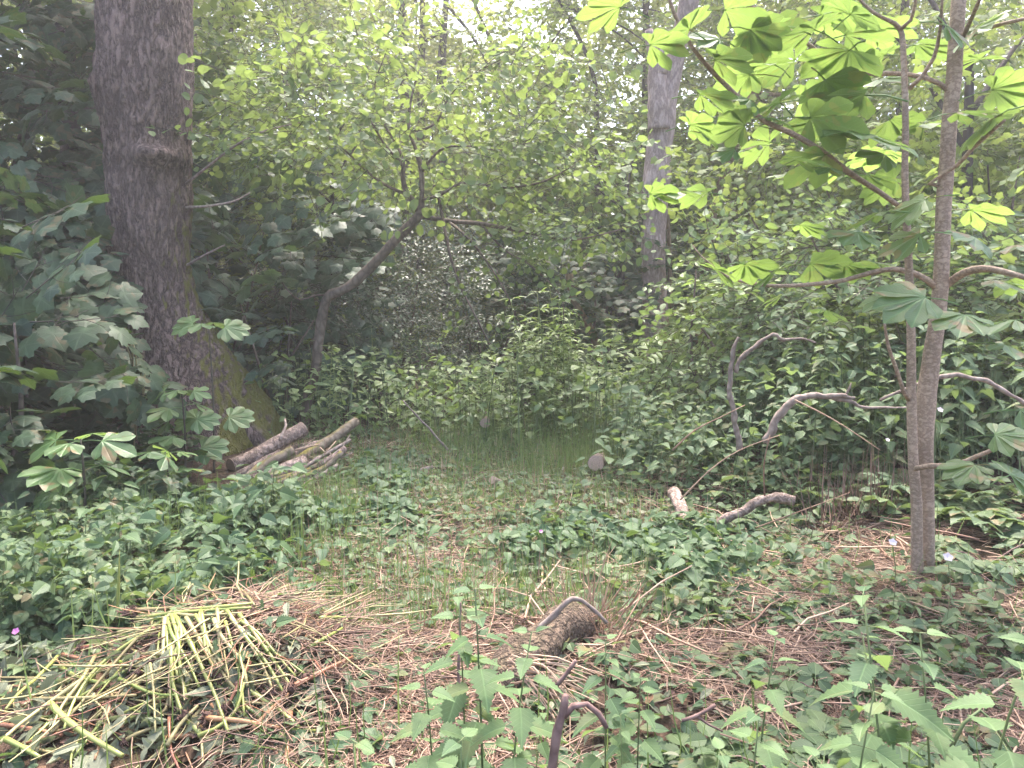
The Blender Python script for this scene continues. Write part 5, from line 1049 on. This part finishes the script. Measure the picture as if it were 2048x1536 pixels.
# ------------------------------------------------------------------ foreground nettles and brambles
fn = [mk('nettle', 'x', 'nettle', plant_nettle(.75, 8, i, True, .105), 'nettle_fresh') for i in range(4)]
def top_at(px, py, Y, proto, h, label, group):
    p = at(px, py, Y); g = float(gz(p[0], Y)); s = (p[2] - g) / h; s_ = max(.5, min(1.35, s)); loc = (p[0], Y, p[2] - h * s_)
    if proto.name not in series.used:
        series.used.add(proto.name); proto.location = loc; proto.rotation_euler = (0, 0, rng.uniform(0, 6.28)); proto.scale = (s_,) * 3; proto['label'] = label; proto['group'] = group
    else: dup(proto, loc, rng.uniform(0, 6.28), s_, label, group, (rng.normal(0, .05), rng.normal(0, .05)))
GF = 'nettles in the foreground'
fg = [(1215, 1262, 2.2, 'pale topped nettle right of the rotten stump'), (965, 1175, 2.5, 'tall slender nettle left of the rotten stump'), (930, 1200, 2.6, 'nettle beside the straight red brown stick'), (1015, 1250, 2.0, 'nettle with large dark leaves before the stump'), (660, 1480, 1.9, 'small nettle right of the weed heap front'), (905, 1475, 1.6, 'bright green nettle top at the bottom left of the forked stick'), (1060, 1420, 1.7, 'nettle just left of the forked stick'), (1280, 1330, 2.0, 'nettle behind the forked stick side limb'), (1255, 1440, 1.8, 'nettle right of the forked stick'),
      (1850, 1215, 2.1, 'largest nettle in front of the chestnut foot'), (1905, 1265, 2.2, 'nettle right of the largest one'), (1800, 1300, 2.3, 'nettle left of the largest one'), (1525, 1285, 2.3, 'nettle alone in the litter between stump and chestnut'), (1480, 1420, 1.9, 'nettle at the bottom right, left of the low brambles'), (1700, 1360, 2.0, 'nettle among the low brambles at bottom right'), (1960, 1240, 2.0, 'broad nettle at the right frame edge'), (1390, 1480, 1.7, 'nettle at the bottom edge among round leaves'), (730, 1500, 1.8, 'dark small nettle at the bottom edge near the heap'), (1600, 1490, 1.8, 'nettle at the bottom edge under the brambles'), (860, 1310, 2.4, 'low nettle in the straw left of the stick')]
for i, (x, y, Y, lb) in enumerate(fg): top_at(x, y, max(1.85, Y) if 1000 < x < 1290 and y > 1265 else max(1.35, Y * (.9 if 1000 < x < 1290 else .76)), fn[i % 4], .75, lb, GF)
fb = [mk('bramble', 'x', 'bramble', plant_bramble(.42, 3, True, .125), 'bramble', 'redwood') for i in range(3)]
spf = [(at(x, y, Y)[0], Y, s) for x, y, Y, s in ((1330, 1500, 2.0, .8), (1450, 1500, 1.95, .85), (1620, 1450, 2.15, .9), (1750, 1480, 2.05, .9), (1880, 1440, 2.1, .9), (2000, 1380, 2.3, .9), (1680, 1300, 2.7, .8), (1560, 1330, 2.6, .7), (1790, 1230, 3.0, .8), (1930, 1180, 3.3, .9), (2020, 1130, 3.6, 1.0), (1980, 1050, 4.1, 1.1), (1250, 1500, 1.9, .6), (1000, 1500, 1.95, .55), (1720, 1160, 3.6, .7), (1440, 1240, 3.0, .6), (1330, 1180, 3.5, .8), (1220, 1170, 3.7, .7), (1120, 1130, 4.0, .7), (1540, 1180, 3.6, .6))]
series(fb, spf, 'low bramble sprawling over the litter in the right foreground', 'brambles of the right foreground', (.9, 1.1), .05)
sl_ = [(at(x, y, Y)[0], Y, s) for x, y, Y, s in ((60, 1250, 3.5, .8), (180, 1200, 3.7, .8), (330, 1180, 3.9, .7), (90, 1130, 4.2, .9), (260, 1110, 4.3, .8), (430, 1120, 4.2, .7), (30, 1330, 3.1, .7), (150, 1290, 3.4, .7))]
series(pw, sl_, 'leafy bramble in the ground cover behind the weed heap', 'brambles behind the weed heap', (.9, 1.1), .05)
# uncut seed stalks and thin bramble canes on the right
GC = 'bare bramble canes on the right'
for pts, lb in (([(1345, 900), (1390, 860), (1440, 835), (1490, 810)], 'pale thin cane arching in front of the upright dead branch'), ([(1360, 1000), (1420, 940), (1480, 900), (1560, 870)], 'thin bare cane slanting up behind the lying branch'), ([(1590, 800), (1650, 830), (1700, 860), (1760, 900)], 'thin cane trailing down from the thick arching dead branch'), ([(1530, 1000), (1528, 930), (1540, 870)], 'vertical dry cane under the arching dead branch'), ([(1500, 1060), (1580, 1030), (1700, 985)], 'straight pale cane lying above the brown lying branch'), ([(1900, 1500), (1960, 1420), (2060, 1560)], 'green cane bending at the right bottom corner')):
    Y = 4.9 if pts[0][1] < 1200 else 2.1
    tag(build('cane', tube([at(x, y, Y) for x, y in pts], np.linspace(.006, .003, len(pts)), 5, .06, .1), M['straw'] if pts[0][1] < 1200 else M['stem']), lb, 'cane', GC)
